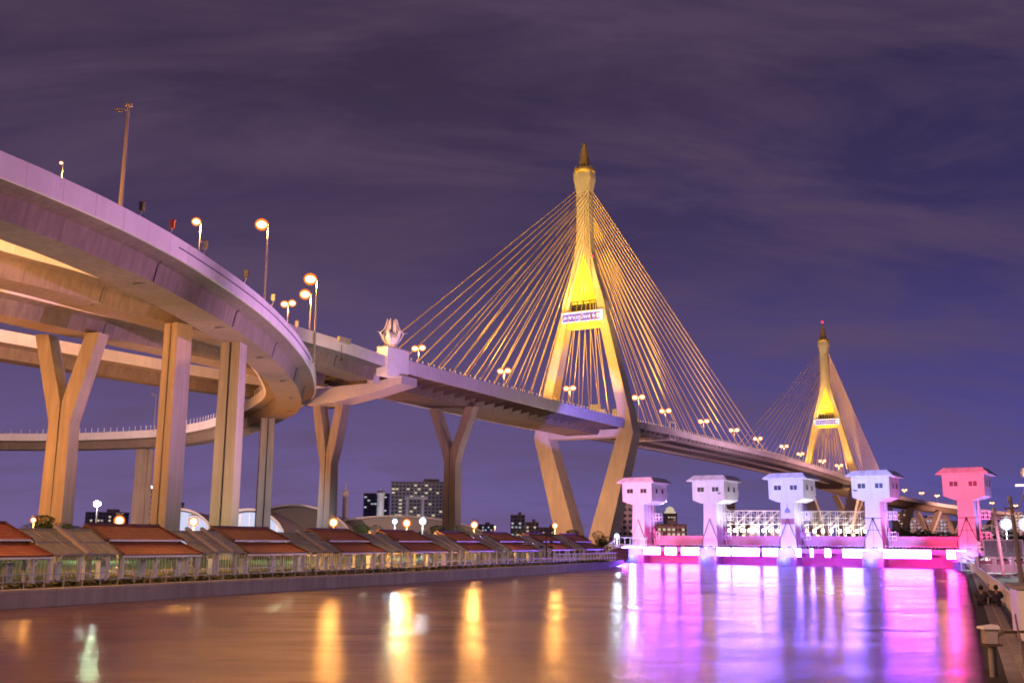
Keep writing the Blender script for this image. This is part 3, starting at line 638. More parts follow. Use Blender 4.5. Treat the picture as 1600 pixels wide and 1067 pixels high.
# inspection gantry under the main span
ig = thing('inspection_gantry', 'white inspection cradle hanging from the deck edge right of the near pylon', 'gantry', bp(45, 17.5, 44)); a = MB()
for tt in (41, 47):
    a.bar(bp(tt, 17.8, 45), bp(tt, 17.8, 52), .35)
a.bar(bp(41, 17.8, 52), bp(47, 17.8, 52), .3); a.bar(bp(41, 17.8, 45), bp(47, 17.8, 45), .3)
for k in range(8): a.bar(bp(44, 17 - k * 3, 45), bp(44, 17 - k * 3, 45.9), .18)
a.bar(bp(42.5, 18, 45), bp(42.5, -6, 45), .3); a.bar(bp(45.5, 18, 45), bp(45.5, -6, 45), .3); a.bar(bp(44, 18, 45.9), bp(44, -6, 45.9), .2); a.build('cradle', 'white_paint', ig)
# ================================================================== ROAD LAMPS
def road_lamp(name='street_lamp', h=11.5, heads=2, glow='sodium_glow', lit=True, r=.85, arm=1.0):
    t = thing(name, 'x', 'street lamp'); a = MB(); a.tube([(0, 0, 0), (0, 0, h * .5), (0, 0, h)], [.17, .12, .08], 6); a.build('pole', 'grey_metal', t, world=False)
    for s_ in ((-1, 1) if heads == 2 else (1,)):
        a = MB(); a.tube([(0, 0, h - .3), (s_ * arm * .5, 0, h), (s_ * arm, 0, h + .05)], .06, 5); a.build('arm', 'grey_metal', t, world=False)
        a = MB(); a.box((s_ * (arm + .35), 0, h + .14), (1.0, .42, .18)); hd = a.build('lamp_housing', 'grey_metal', t, world=False)
        a = MB(); a.ball((s_ * (arm + .35), 0, h - .08), r, 10, 6, .7); a.build('lamp_bulb', glow if lit else 'window_glass', hd, world=False)
        a = MB(); a.ball((s_ * (arm + .35), 0, h - .08), r * 1.32, 14, 8, .9); a.build('lamp_halo', 'halo_sodium', hd, world=False)  # glow shell imitating the orange halo, not a glass part
    return t
proto2 = road_lamp(); proto1 = road_lamp(heads=1, h=11.5, r=.68, arm=.6); used = {}
def put(proto, loc, rz, label, group, sc=None):
    if proto.name not in used: used[proto.name] = 1; o = proto; o.location = loc; o.rotation_euler = (0, 0, rz); o['label'] = label
    else: o = copy_tree(proto, loc=loc, rz=rz, label=label)
    if sc:
        o.scale = (sc, sc, sc)
    o['group'] = group; return o
G1 = 'twin headed sodium lamps along the bridge median'
LT = [(-111, 58.6), (-62, 59.1), (-14, 59.6), (32, 61.4), (82, 61.9), (133, 62.4), (181, 62.6), (224, 61.9), (279, 62.0), (318, 60.3), (377, 59.8), (428, 60.0), (480, 55.5), (528, 53)]
for k, (t, zz) in enumerate(LT):
    o_ = 8 if k == 3 else 0; b0 = zt(t) - 1.2; put(proto2, bp(t, o_, b0), BRZ, 'twin sodium lamp on the bridge median, %s counted from the white block' % ORD[k], G1, (zz + .1 - b0) / 11.5)
    point('sodium lamp', bp(t, o_, zz - 1.6), 20000, SOD, .5)
for k, (p_, hh_) in enumerate((((-49.6, 210.6), 11.3), ((-59.5, 192.0), 10.5), ((-71, 170), 11))):
    pass
G2 = 'sodium lamps along the curved ramp'
AL = [((-49.2, 106.3), 44.7 - 41.9, 'sodium lamp just showing over the ramp parapet at far left'), ((-46.6, 147), 51.0 - 41.9, 'smaller sodium lamp left of the brightest one on the curved ramp'), ((-40.9, 164.7), 56.2 - 41.9, 'brightest tall sodium lamp on the near curved ramp'), ((-43.1, 219.5), 60.9 - 41.9, 'upper sodium lamp where the curved ramp bends away'), ((-45.6, 226), 59.0 - 41.9, 'lower sodium lamp at the bend of the curved ramp, just left of the upper one')]
for (xy, h_, lb) in AL: put(proto1, (*xy, 41.9), R(175), lb, G2, h_ / 11.5); point('sodium lamp', (xy[0] - .9, xy[1], 41.9 + h_ - 1.3), 20000 * min(1, h_ / 8), SOD, .5)
for k, (t, o_) in enumerate(((-176, 9), (-196, 9))): put(proto2, bp(t, o_, 47.8), BRZ, ['twin sodium lamp left of the white block behind the ramp bend, nearer one', 'twin sodium lamp left of the white block behind the ramp bend, farther left one'][k], 'lamps on the approach road', .85); point('sodium lamp', bp(t, o_, 56.0), 16000, SOD, .5)
for k, xy in enumerate(((-128, 366), (-240, 396))):
    o = put(proto1, (*xy, 41.9), R(200), 'unlit single lamp on the low far ramp' if k == 0 else 'sodium lamp on the far ramp at the left edge', 'lamps on the far ramp', 1.15)
    if k == 0:
        for ch in o.children_recursive:
            if ch.name.startswith('lamp_bulb'): ch.data = ch.data.copy(); ch.data.materials[0] = MATS['grey_metal']
            if ch.name.startswith('lamp_halo'): bpy.data.objects.remove(ch)
# camera mast
cm = thing('camera_mast', 'tall bare mast with a small loop bracket on the near ramp parapet', 'mast', (-46.8, 116.9, 43)); a = MB(); a.tube([(-46.8, 116.9, 41.6), (-46.8, 116.9, 56.2)], [.30, .17], 8); a.build('pole', 'coping', cm)
a = MB(); a.lathe([(.2, 55.9), (.42, 56.0), (.42, 56.25), (.1, 56.35)], 10, (-46.8, 116.9, 0)); a.tube([(-46.8, 116.9, 55.4), (-47.6, 116.4, 55.5), (-48.1, 116.2, 55.3), (-47.9, 116.3, 55.05), (-47.3, 116.6, 55.1)], .1, 6); a.build('bracket', 'coping', cm)
for k, (x, y, mt, lb) in enumerate(((-45.9, 120.3, 'dark_metal', 'black box lamp on a bent arm over the ramp, right of the tall mast'), (-44.5, 127.5, 'red_paint', 'orange red box lamp on the ramp parapet'), (-43.0, 137, 'grey_metal', 'grey small box lamp left of the small sodium lamp'), (-41.3, 152.8, 'dark_metal', 'black box lamp between the two sodium lamps of the ramp'), (-40.7, 168.4, 'grey_metal', 'pale box lamp just right of the tallest ramp lamp'), (-41.2, 190, 'grey_metal', 'thin pale box lamp near the bend of the ramp'))):
    f_ = thing('parapet_floodlight', lb, 'floodlight', (x, y, 43), 0, 'small floodlights on the curved ramp parapet'); a = MB(); a.tube([(x, y, 42.8), (x + .25, y, 43.25), (x + .35, y + .1, 43.6), (x + .35, y + .1, 44)], .06, 5); a.build('arm', 'white_metal', f_); a = MB(); a.box((x + .35, y + .1, 44.4), (.55, .5, 1.0)); a.box((x + .35, y + .1, 44.95), (.7, .6, .08)); a.build('lamp_housing', mt, f_)
for k_ in range(8, len(frA) - 30, 9):
    p, nl, d, s_ = frA[k_]; pipe(rA, [p + nl * 2.2 + Vector((0, 0, -3.0)), p + nl * 2.75 + Vector((0, 0, -3.5)), p + nl * 3.15 + Vector((0, 0, -5.6)), p + nl * 6 + Vector((0, 0, -5.95))])
for fr_, rt_ in ((frB, rB), (frC, rC)):
    for k_ in range(4, len(fr_) - 3, 8):
        p, nl, d, s_ = fr_[k_]; pipe(rt_, [p + nl * 2.2 + Vector((0, 0, -3.0)), p + nl * 2.75 + Vector((0, 0, -3.5)), p + nl * 3.15 + Vector((0, 0, -5.6)), p + nl * 5 + Vector((0, 0, -6.0))])
# conduit along the fascia of ramp A
f_ = MB(); f_.tube([p + Vector((0, 0, -1.25)) - nl * .08 for (p, nl, d, s_) in frA if 128 < p.y < 215], .09, 5); f_.build('conduit', 'dark_metal', rA)
# far viaduct lamps
G4 = 'sodium lamps on the distant viaduct'
for k, j in enumerate((1, 3, 6, 9, 12, 15, 18, 22, 26, 30)):
    if j < len(fv): p, nl, d, s_ = fv[j]; q = p + nl * 17; put(proto2, (q.x, q.y, q.z - 1.2), BRZ, 'distant sodium lamp on the far viaduct, %s beyond the far pylon' % ORD[k], G4); point('sodium lamp', (q.x, q.y, q.z + 8.6), 40000, SOD, .5)
# ================================================================== GATE (row of hoist towers on a platform)
GRZ = math.atan2(GU.y, GU.x)
TW = ['white gate tower at the left end, lit pink', 'second white gate tower from the left, lit pale lilac', 'middle white gate tower with a blue emblem and a plaque on its stem', 'fourth white gate tower from the left, lit pale blue', 'white gate tower at the right end, lit strong pink']
plat = thing('gate_platform', 'long platform across the canal at the feet of the gate towers', 'platform', gp(-.3, 0, 2))
a = MB(); c_ = gp(2.0, 1.2, 3.2); L_ = 16.5 * 4.55; a.box(gp(1.98, 1.5, 2.85), (L_, 5.4, .9), GU, GB); a.build('deck_slab', 'fascia', plat)
a = MB(); a.box(gp(1.98, 2.4, 1.1), (L_ - 1, 1.6, 2.6), GU, GB); a.build('beam', 'red_gate', plat)
for k in range(4):
    a = MB(); a.box(gp(k + .5, 3.2, .3), (13.6, .5, 3.0), GU, GB); a.build('gate_leaf', 'red_gate', plat)
    rg_ = thing('gate_beam', 'red steel barrier beam spanning between the gate towers, %s bay from the left' % ORD[k], 'barrier', gp(k + .5, 4.4, 3.7), 0, 'red steel beams between the towers')
    a = MB(); a.box(gp(k + .5, 4.4, 4.75), (13.3, .5, 1.9), GU, GB); a.box(gp(k + .5, 4.1, 5.6), (13.3, .3, .25), GU, GB); a.box(gp(k + .5, 4.1, 4.3), (13.3, .25, .2), GU, GB); a.build('plate', 'red_gate', rg_)
    for s_ in (-1, 1): a = MB(); a.box(gp(k + .5, 4.1, 5.2 + (.8 if s_ > 0 and k in (0, 3) else .3), s_ * 6.3), (.5, .7, 3.6), GU, GB); a.build('guide_post', 'red_gate', rg_)
# railing of the platform
a = MB()
for k in range(120): q = gp(-.27, -1.1, 3.3, k * .625); a.bar(q, q + Vector((0, 0, .55)), .05)
a.bar(gp(-.27, -1.1, 3.85), gp(-.27, -1.1, 3.85, 74.4), .06); tag(a.build('railing', 'white_metal', plat), kind='stuff')
# LED curtains hung on the platform face (start, end in bays)
segs = [(-.20, -.01), (.02, .345), (.415, .57), (.64, .885), (.965, .99), (1.115, 1.29), (1.315, 1.655), (1.705, 1.895), (1.93, 1.95), (2.095, 2.17), (2.285, 2.315), (2.455, 2.52), (2.66, 2.965), (3.055, 3.625), (3.79, 3.99)]
for k, (a0, a1) in enumerate(segs):
    t_ = thing('led_curtain', 'glowing white violet light curtain on the gate platform, %s from the left' % ORD[k], 'light panel', gp(a0, -1.3, 2.1), 0, 'light curtains hung along the gate platform'); a = MB()
    L0, L1 = a0 * 16.5, a1 * 16.5; u_ = Vector((0, 0, 1)); p0 = gp(a0, -1.3, 1.75); p1 = gp(a1, -1.3, 1.75)
    a.face([p0, p1, p1 + u_ * 1.5, p0 + u_ * 1.5], [(L0, 0), (L1, 0), (L1, 1), (L0, 1)]); a.build('led_face', 'led_magenta' if k >= 14 else ('led_blue' if 5 <= k <= 12 else 'led_violet'), t_)
    a = MB(); a.box((p0 + p1) / 2 + GB * .06 + u_ * .75, ((p1 - p0).length + .06, .08, 1.56), GU, GB); a.bar(p0 + u_ * 1.6, p1 + u_ * 1.6, .1); a.build('frame', 'white_metal', t_)
def tower(i):
    t = thing('gate_tower', TW[i], 'gate tower', gp(i, 0, 0), GRZ, 'hoist towers of the canal gate')
    a = MB(); w_ = 3.1
    def q(x, y0, y1, zz): return [(-x, y0, zz), (x, y0, zz), (x, y1, zz), (-x, y1, zz)]
    a.hexa(q(1.6, 0, 2.2, 3.3), q(1.4, .15, 2.2, 9)); a.hexa(q(1.4, .15, 2.2, 9), q(1.36, .2, 2.2, 12.8)); a.build('stem', 'tower_paint', t, world=False)
    a = MB(); a.hexa(q(1.3, 3.0, 6.4, 3.3), q(1.2, 3.0, 6.4, 12.8)); a.box((0, 2.6, 8.3), (1.2, .8, 9)); a.build('rear_stem', 'tower_paint', t, world=False)
    a = MB(); a.hexa(q(1.7, -.3, 7.0, 12.3), q(3.5, -.35, 7.2, 13.0)); a.hexa(q(3.5, -.35, 7.2, 13.0), q(3.55, -.4, 7.25, 17.0)); cab = a.build('cabin', 'tower_paint', t, world=False)
    a = MB(); a.hexa(q(4.45, -1.3, 8.1, 16.85), q(4.45, -1.3, 8.1, 17.05)); a.hexa(q(4.45, -1.3, 8.1, 17.05), q(3.3, -.1, 6.9, 18.1)); a.build('roof', 'gate_roof', t, world=False)
    for s_ in (-1, 1):
        a = MB(); a.box((s_ * 1.62, -.41, 15.15), (1.62, .06, 1.08)); a.box((s_ * 1.62, -.45, 14.57), (1.8, .18, .1)); fr_ = a.build('window', 'white_metal', cab, world=False)
        for k in (-1, 1): a = MB(); a.box((s_ * 1.62 + k * .38, -.47, 15.15), (.66, .05, .92)); a.build('pane', 'window_glass', fr_, world=False)
    for k in (0, 1):
        a = MB(); a.box((3.56, 1.9 + k * 2.9, 15.15), (.08, .95, 1.05)); fr_ = a.build('window', 'white_metal', cab, world=False); a = MB(); a.box((3.62, 1.9 + k * 2.9, 15.15), (.05, .8, .9)); a.build('pane', 'window_glass', fr_, world=False)
    a = MB()
    for zz in (14.0, 14.7, 15.2):
        a.bar((3.3, 7.2, zz), (3.3, 8.1, zz), .07); a.bar((1.9, 8.1, zz), (3.3, 8.1, zz), .07)
    for x in (1.9, 3.3): a.bar((x, 8.1, 13.9), (x, 8.1, 15.2), .07)
    a.build('balcony', 'white_metal', t, world=False)
    # side brackets / caged landings
    a = MB()
    for zz in (5.0, 8.9):
        for yy in (3.4, 5.0):
            for dz in (0, .75, 1.5): a.bar((1.4, yy, zz + dz), (3.3, yy, zz + dz), .1)
            for x in (1.9, 2.6, 3.3): a.bar((x, yy, zz), (x, yy, zz + 1.5), .1)
        for x in (1.9, 3.3): a.bar((x, 3.4, zz + 1.5), (x, 5.0, zz + 1.5), .1)
    a.bar((1.75, 2.5, 3.8), (1.75, 2.5, 12.3), .12); a.bar((1.75, 4.0, 3.8), (1.75, 4.0, 12.5), .16); a.build('landing', 'white_metal', t, world=False)
    # draped cables on the front
    a = MB()
    for s_ in (-1, 1): a.tube([(0, -.05, 9.2), (s_ * .35, -.08, 8.2), (s_ * .85, -.1, 6.9), (s_ * 1.4, -.1, 5.6), (s_ * 1.72, -.1, 4.9), (s_ * 1.75, -.1, 3.4)], .07 if (s_ > 0 or i > 0) else .03, 5)
    if i >= 3: a.tube([(-1.75, -.1, 9.1), (0, -.02, 9.1), (1.75, -.1, 9.1)], .06, 5); a.tube([(-1.75, -.1, 6.8), (0, -.1, 6.9), (1.75, -.1, 6.8)], .04, 5); a.tube([(0, -.1, 9.1), (0, -.1, 3.4)], .03, 5)
    a.build('draped_cable', 'cable_black', t, world=False)
    a = MB(); a.box((.1, -.06, 3.6), (.9, .12, .18)); a.build('vent', 'dark_metal', t, world=False)
    a = MB(); a.box((0, 1.6, .7), (3.9, 6.4, 5.0 - .14)); a.lathe([(1.95, -1.2), (1.95, 1.62)], 14, (0, -1.5, 0)); a.build('pier_nose', 'fascia', t, world=False)
    if i in (1, 3): a = MB(); a.tube([(2.2 if i == 1 else -2.5, -.5, 14.3), (2.4 if i == 1 else -2.7, -.8, 14.25), (2.9 if i == 1 else -3.1, -.85, 14.4)], .12, 6); a.build('floodlight', 'dark_metal', t, world=False)
    if i == 2:
        crest(t, (0, .10, 10.6), 0, .72, 'plate_blue'); a = MB(); a.box((0, .06, 8.55), (2.6, .1, 1.1)); a.build('plaque', 'plate_red', t, world=False)
    return t
for i in range(5): tower(i)
for i, (col, en) in enumerate((((1, .34, .84), 480000), ((.50, .40, 1), 600000), ((.26, .30, 1), 680000), ((.32, .36, 1), 660000), ((1, .08, .26), 520000))):
    spot('tower flood', gp(i, -88, 5), gp(i, 0, 11), en, col, 14, .5, .5)
for i, col in ((0, (.35, .35, 1)), (1, (.9, .95, 1)), (2, (.9, .95, 1)), (3, (.8, .3, 1)), (4, (.6, .3, 1))):
    spot('tower side flood', gp(i, 2, 4.2, 7), gp(i, 3, 13, 2.5), 6000, col, 75, .8, .3)
for i in range(5):
    spot('pier wash', gp(i, -5, 3.4), gp(i, 0, .5), 5000, (.16, .16, 1), 90, .8, .2)
    if i < 4: spot('beam fill', gp(i + .5, -8.0, 1.2), gp(i + .5, 2, 1.0), 6000, (.9, .03, .6) if i in (0, 3) else (.5, .05, 1), 130, .9, .2); spot('beam fill', gp(i + .5, -7.0, 6.5), gp(i + .5, 4.4, 4.8), 2200 if i in (0, 3) else 1400, (1, .03, .30) if i in (0, 3) else (.9, .15, .95), 150, .9, .2)  # beam lights have no fixtures, added over the water to tint the beams
# steel trusses with bulbs behind the gate
def truss(label, x0, x1, Y, nb_, grp='white steel trusses behind the gate'):
    t = thing('steel_truss', label, 'truss', (x0, Y, 4), 0, grp); z0, z1 = 4.2, 14.2; L_ = x1 - x0; n = nb_
    a = MB()
    for yy in (Y, Y + 2.2):
        for zz in (z1, z1 - 2.1, z1 - 4.2): a.bar((x0, yy, zz), (x1, yy, zz), .24 if zz == z1 else .13)
        for k in range(n + 1): x = x0 + L_ * k / n; a.bar((x, yy, z0), (x, yy, z1), .15)
        for k in range(n):
            xa, xb = x0 + L_ * k / n, x0 + L_ * (k + 1) / n; zz = [z1 - 4.2, z1 - 2.1, z1][(k % 2) + 0] if 0 else None
            for r_ in range(2): zb = z1 - 4.2 + 2.1 * r_; a.bar((xa, yy, zb), (xb, yy, zb + 2.1), .14) if (k + r_) % 2 == 0 else a.bar((xa, yy, zb + 2.1), (xb, yy, zb), .07)
            a.bar((xa, yy, z1 - 6.3 + .6), (xb, yy, z1 - 4.2), .2) if k % 2 == 0 else None
    for k in range(n + 1): x = x0 + L_ * k / n; a.bar((x, Y, z1), (x, Y + 2.2, z1), .2); a.bar((x, Y, z1 - 4.2), (x, Y + 2.2, z1 - 4.2), .15)
    a.build('frame', 'white_metal', t)
    for k in range(8):
        x = x0 + L_ * (k + .55) / 8; a = MB(); a.ball((x, Y - .5, 8.0), .5, 10, 7); a.build('round_lamp', 'warm_bulb', t); 
    for k in (1, 3, 5, 7): point('truss lamp', (x0 + L_ * k / 8, Y - 2.6, 8.2), 1100, (1, .84, .72), .5)
    return t
truss('white steel truss with a row of round lamps between the second and middle towers', 67.5, 85.5, 330, 8)
truss('white steel truss with a row of round lamps between the middle and fourth towers', 92, 113.5, 330, 9)
# ================================================================== LEFT BANK
def roofp(s0, s1, k, label):
    t = thing('walkway_pavilion', label, 'pavilion', wp((s0 + s1) / 2, 7, GZ), 0, 'red roofed pavilions along the left bank'); ze, zr = 3.2, 5.6; zm = 4.2
    N0, N1, N2 = 6.9, 12.0, 17.1
    a = MB()
    def slope(sa, sb, na, za, sc, sd, nb_, zb, th=.12):
        p = [wp(sa, na, za), wp(sb, na, za), wp(sd, nb_, zb), wp(sc, nb_, zb)]; ln_ = (p[3] - p[0]).length
        a.face(p, [(sa, 0), (sb, 0), (sd, ln_), (sc, ln_)]); a.face([q - Vector((0, 0, th)) for q in p][::-1])
        for q in range(4): a.face([p[q], p[(q + 1) % 4], p[(q + 1) % 4] - Vector((0, 0, th)), p[q] - Vector((0, 0, th))][::-1])
    g = .55
    for sg in (1, -1):
        n_ = (lambda q: q) if sg > 0 else (lambda q: 24.0 - q)
        slope(s0, s1, n_(N0), ze, s0 + g, s1 - g, n_(9.6), zm + .02); slope(s0 + g * .6, s1 - g * .6, n_(9.05), zm + .17, s0 + g * .9, s1 - g * .9, n_(12.0), zr)
    a.build('roof', 'roof_tile', t)
    a = MB(); a.bar(wp(s0 + .4, 12, zr + .05), wp(s1 - .4, 12, zr + .05), .3, .22)
    for s_ in (s0 + .5, s1 - .5): a.bar(wp(s_, 12, zr + .03), wp(s_ + (-.2 if s_ < s0 + 1 else .2), 9.0, zm + .2), .25, .15); a.bar(wp(s_ , 9.3, zm + .02), wp(s0 if s_ < s0 + 1 else s1, N0, ze + .02), .25, .14)
    a.build('ridge', 'roof_tile', t)
    a = MB(); a.bar(wp(s0, N0 + .05, ze - .14), wp(s1, N0 + .05, ze - .14), .1, .18); a.bar(wp(s0, 17.0, ze - .14), wp(s1, 17.0, ze - .14), .1, .18); a.bar(wp(s0 + .4, 9.02, zm + .12), wp(s1 - .4, 9.02, zm + .12), .08, .14); a.build('eave_board', 'white_metal', t)
    n = max(2, round((s1 - s0) / 3.6))
    for j in range(n):
        s_ = s0 + .9 + (s1 - s0 - 1.8) * j / (n - 1)
        for nn_ in (7.9, 15.8):
            a = MB(); a.bar(wp(s_, nn_, GZ), wp(s_, nn_, ze - .1), .26, .26); a.bar(wp(s_, nn_, 2.35), wp(s_ + .5, nn_ - .5, ze - .05), .12); a.bar(wp(s_, nn_, 2.35), wp(s_ - .5, nn_ - .5, ze - .05), .12); a.box(wp(s_, nn_, GZ + .12), (.42, .42, .24)); a.build('column', 'white_paint', t)
    return t
def canopy(s0, s1, ribs, label):
    t = thing('glass_canopy', label, 'canopy', wp((s0 + s1) / 2, 7, GZ), 0, 'glass canopies between the red roofs'); za, zb = 3.22, 5.15; n0, n1 = 7.15, 10.9
    def sl(s_, f): return wp(s_, n0 + (n1 - n0) * f, za + (zb - za) * f)
    k = max(3, round((s1 - s0) / 1.25))
    p = [sl(s0, 0), sl(s1, 0), sl(s1, 1), sl(s0, 1)]
    a = MB(); a.hexa([q - Vector((0, 0, .04)) for q in p], p); a.build('glazing', 'canopy_glass', t)
    a = MB()
    for j in range(k + 1): a.bar(sl(s0 + (s1 - s0) * j / k, 0) + Vector((0, 0, .03)), sl(s0 + (s1 - s0) * j / k, 1) + Vector((0, 0, .03)), .06)
    for f in (.0, .48, 1): a.bar(sl(s0, f) + Vector((0, 0, .03)), sl(s1, f) + Vector((0, 0, .03)), .16 if f != .48 else .05, .12)
    a.build('glazing_bars', 'coping', t)
    for r_ in ribs: a = MB(); a.bar(sl(r_, -.02) + Vector((0, 0, .12)), sl(r_ , 1.08) + Vector((0, 0, .16)), .34, .26); a.build('rib', 'fascia', t)
    for s_ in [s0 + .6, (s0 + s1) / 2, s1 - .6] if s1 - s0 > 3 else [s0 + .6, s1 - .5]:
        a = MB(); a.bar(wp(s_, 7.9, GZ), wp(s_, 7.9, 3.45), .22); a.build('column', 'white_paint', t); a = MB(); a.bar(wp(s_, 10.6, GZ), wp(s_, 10.6, 4.9), .2); a.build('column', 'white_paint', t)
    return t
PV = [(-2.5, 9.6), (16.5, 25.7), (31.9, 41.1), (47.2, 55.8), (61.4, 70.3), (76.0, 83.4), (89.0, 98.0), (103.5, 112.0), (118, 126)]
CV = [(9.6, 16.5, [13.2]), (25.7, 31.9, [28.0, 30.0]), (41.1, 47.2, [44.6]), (55.8, 61.4, [58.6]), (70.3, 76.0, [72.2, 74.2]), (83.4, 89.0, [85.4, 87]), (98, 103.5, [100.0, 101.6]), (112, 118, [114, 116])]
for k, (s0, s1) in enumerate(PV): roofp(s0, s1, k, 'red tiled pavilion roof on white columns, %s from the left along the bank' % ORD[k])
for k, (s0, s1, rb) in enumerate(CV): canopy(s0, s1, rb, 'grey glass canopy between red roofs, %s from the left along the bank' % ORD[k])
# white bollard plinths and rear fence
for k in range(24):
    s_ = 1 + k * 4.6; o = thing('plinth', 'white square plinth under the walkway roofs, %s along the row' % (ORD[k] if k < 20 else ORD[k - 20] + ' of the last four'), 'plinth', wp(s_, 12.5, GZ), math.atan2(WE.y, WE.x), 'white plinths inside the walkway'); a = MB(); a.box((0, 0, .7), (.55, .55, 1.4)); a.box((0, 0, 1.44), (.7, .7, .1)); a.build('block', 'white_paint', o, world=False)
fn = thing('park_fence', 'long pale picket fence behind the pavilions at the edge of the lawn', 'fence', wp(0, 17.5, GZ)); a = MB(); k = -10
while k < 128:
    q = wp(k, 17.8, GZ); a.bar(q, q + Vector((0, 0, 1.7)), .05); k += .42
for zz in (1.4, 2.65): a.bar(wp(-10, 17.8, zz), wp(128, 17.8, zz), .07)
tag(a.build('pickets', 'white_metal', fn), kind='stuff')
rl = thing('quay_railing', 'thin grey tube railing along the top of the left quay wall', 'railing', wp(0, 1.1, GZ)); a = MB()
for k in range(75): q = wp(-20 + k * 1.62, 1.3, GZ); a.bar(q, q + Vector((0, 0, .95)), .055)
tag(a.build('posts', 'grey_metal', rl), kind='stuff'); a = MB()
for zz in (.5, .95): a.bar(wp(-20, 1.3, GZ + zz), wp(100, 1.3, GZ + zz), .05)
a.build('rails', 'grey_metal', rl)
# clipped hedge between path and columns
hd = MB(); rnd = random.Random(3)
for k in range(9000):
    s_ = rnd.uniform(-20, 118); n_ = 3.6 + rnd.gauss(0, .55); zz = GZ + abs(rnd.gauss(.12, .12)); r_ = rnd.uniform(.05, .14); an = rnd.uniform(0, 6.28); c0 = wp(s_, n_, zz); d1 = Vector((math.cos(an), math.sin(an), rnd.uniform(-.4, .4))) * r_; d2 = Vector((-math.sin(an), math.cos(an), rnd.uniform(-.2, .9))) * r_
    hd.face([c0 - d1 - d2, c0 + d1 - d2, c0 + d1 + d2, c0 - d1 + d2])
tag(hd.build('ground_cover', 'leaf_olive'), 'low dark green planting between the path and the pavilions', 'plants', kind='stuff')
# steps and small bridge house at the gate's left end
st_ = thing('stair', 'white railed stair climbing to the gate platform at its left end', 'staircase', (12, 176, GZ)); a = MB()
for k in range(8): a.box((15.2 - 0 + k * .55, 186 + k * .2, GZ + .17 + k * .34), (.6, 3, .34))
a.box((21.2, 189, GZ + 2.6), (6.5, 3.2, .35)); a.build('steps', 'white_paint', st_); a = MB()
for k in range(8): q = Vector((15.2 + k * .55, 184.4 + k * .2, GZ + .3 + k * .34)); a.bar(q, q + Vector((0, 0, 1.2)), .12)
a.bar((15.2, 184.4, GZ + 1.5), (19.2, 185.9, GZ + 3.9), .14)
for k in range(7): q = Vector((18.6 + k * .95, 187.2, GZ + 2.7)); a.bar(q, q + Vector((0, 0, 1.3)), .3, .1)
a.bar((18.4, 187.2, GZ + 4.0), (24.6, 187.2, GZ + 4.0), .12); a.build('railing', 'white_paint', st_)
lw = thing('barrier_fence', 'low pink lit balustrade on the bank below the stair', 'fence', (14, 172, GZ)); a = MB()
for k in range(22): q = Vector((6.5 + k * .55, 157 + k * 1.12, GZ)); a.box(q + Vector((0, 0, .7)), (.22, .22, 1.4))
a.bar((6.5, 157, GZ + 1.4), (18.3, 181, GZ + 1.4), .15); a.bar((6.5, 157, GZ + .6), (18.3, 181, GZ + .6), .12); a.build('balusters', 'white_paint', lw)
hb = thing('gauge_hut', 'small red and white kiosk between the walkway and the stair', 'kiosk', (15, 188, GZ)); a = MB(); a.box((17.5, 192, GZ + 1.0), (8, 3, 2.0)); a.box((17.5, 192, GZ + 2.1), (8.6, 3.6, .2)); a.build('wall', 'red_gate', hb)
pl_ = thing('sign_post', 'thin post with a small white roofed notice board on the bank near the gate', 'notice board', (5.2, 150, GZ)); a = MB(); a.bar((5.2, 152, GZ), (5.2, 152, 5.2), .16); a.bar((3.2, 152, 5.3), (7.2, 152, 5.3), .2)
for dx in (-.7, .7):
    for dz in (0, .8): a.box((5.2 + dx, 152, 3.6 + dz), (.5, .2, .4))
a.build('post', 'dark_metal', pl_)
# ---- park lamps
def park_lamp(loc, label, glow, col, en, h=None, r=.38, grp='lamps in the riverside park', rr=.45):
    x, y, zz = loc; b0 = GZ if x < 50 else 1.3; t = thing('park_lamp', label, 'street lamp', (x, y, b0), 0, grp); a = MB(); a.tube([(x, y + .15, b0), (x, y + .15, zz - .2)], [.11, .07], 6); a.lathe([(.3, 0), (.3, .35), (.12, .45)], 8, (x, y + .15, b0)); a.build('pole', 'grey_metal', t)
    a = MB(); a.lathe([(.1, r * 1.9), (r, r * 1.7), (r * 1.1, r * 1.5)], 10, (x, y, zz)); a.build('lamp_hood', 'grey_metal', t); a = MB(); a.ball((x, y, zz), r * .85, 12, 8); lb_ = a.build('lamp_bulb', glow, t); a = MB(); a.ball((x, y, zz), r * 1.25, 14, 9); a.build('lamp_halo', {'sodium_glow': 'halo_sodium', 'white_glow': 'halo_white', 'cool_glow': 'halo_cool'}[glow], lb_)  # outer shell is painted glow around the bulb
    point('park lamp', (x, y - r - .25, zz - .35), en, col, rr)
PK = [((-41.4, 110, 6.3), 'orange park lamp above the second red roof, in front of the left piers', 0), ((-36.6, 120, 6.4), 'orange park lamp left of the violet edged pier', 0), ((-21.3, 125, 6.5), 'orange park lamp over the third and fourth red roofs', 0), ((-14.0, 140, 6.7), 'orange park lamp between a blue and a white one, before the dark apartment block', 0), ((-22.3, 200, 7.9), 'small blue white park lamp below the apartment block', 2), ((-16.1, 190, 7.8), 'bright white park lamp beside the orange one', 1), ((-5.6, 160, 6.8), 'orange park lamp just right of the second Y pier', 0), ((8.5, 200, 7.3), 'orange park lamp at the foot of the near pylon', 0), ((-50.5, 110, 6.3), 'dim orange lamp at far left behind the first roof', 3), ((21.7, 213, 5.5), 'blue white lamp on a short pole at the left end of the gate', 2), ((-5, 330, 8.6), 'faint orange lamp left of the pylon leg, far back', 3)]
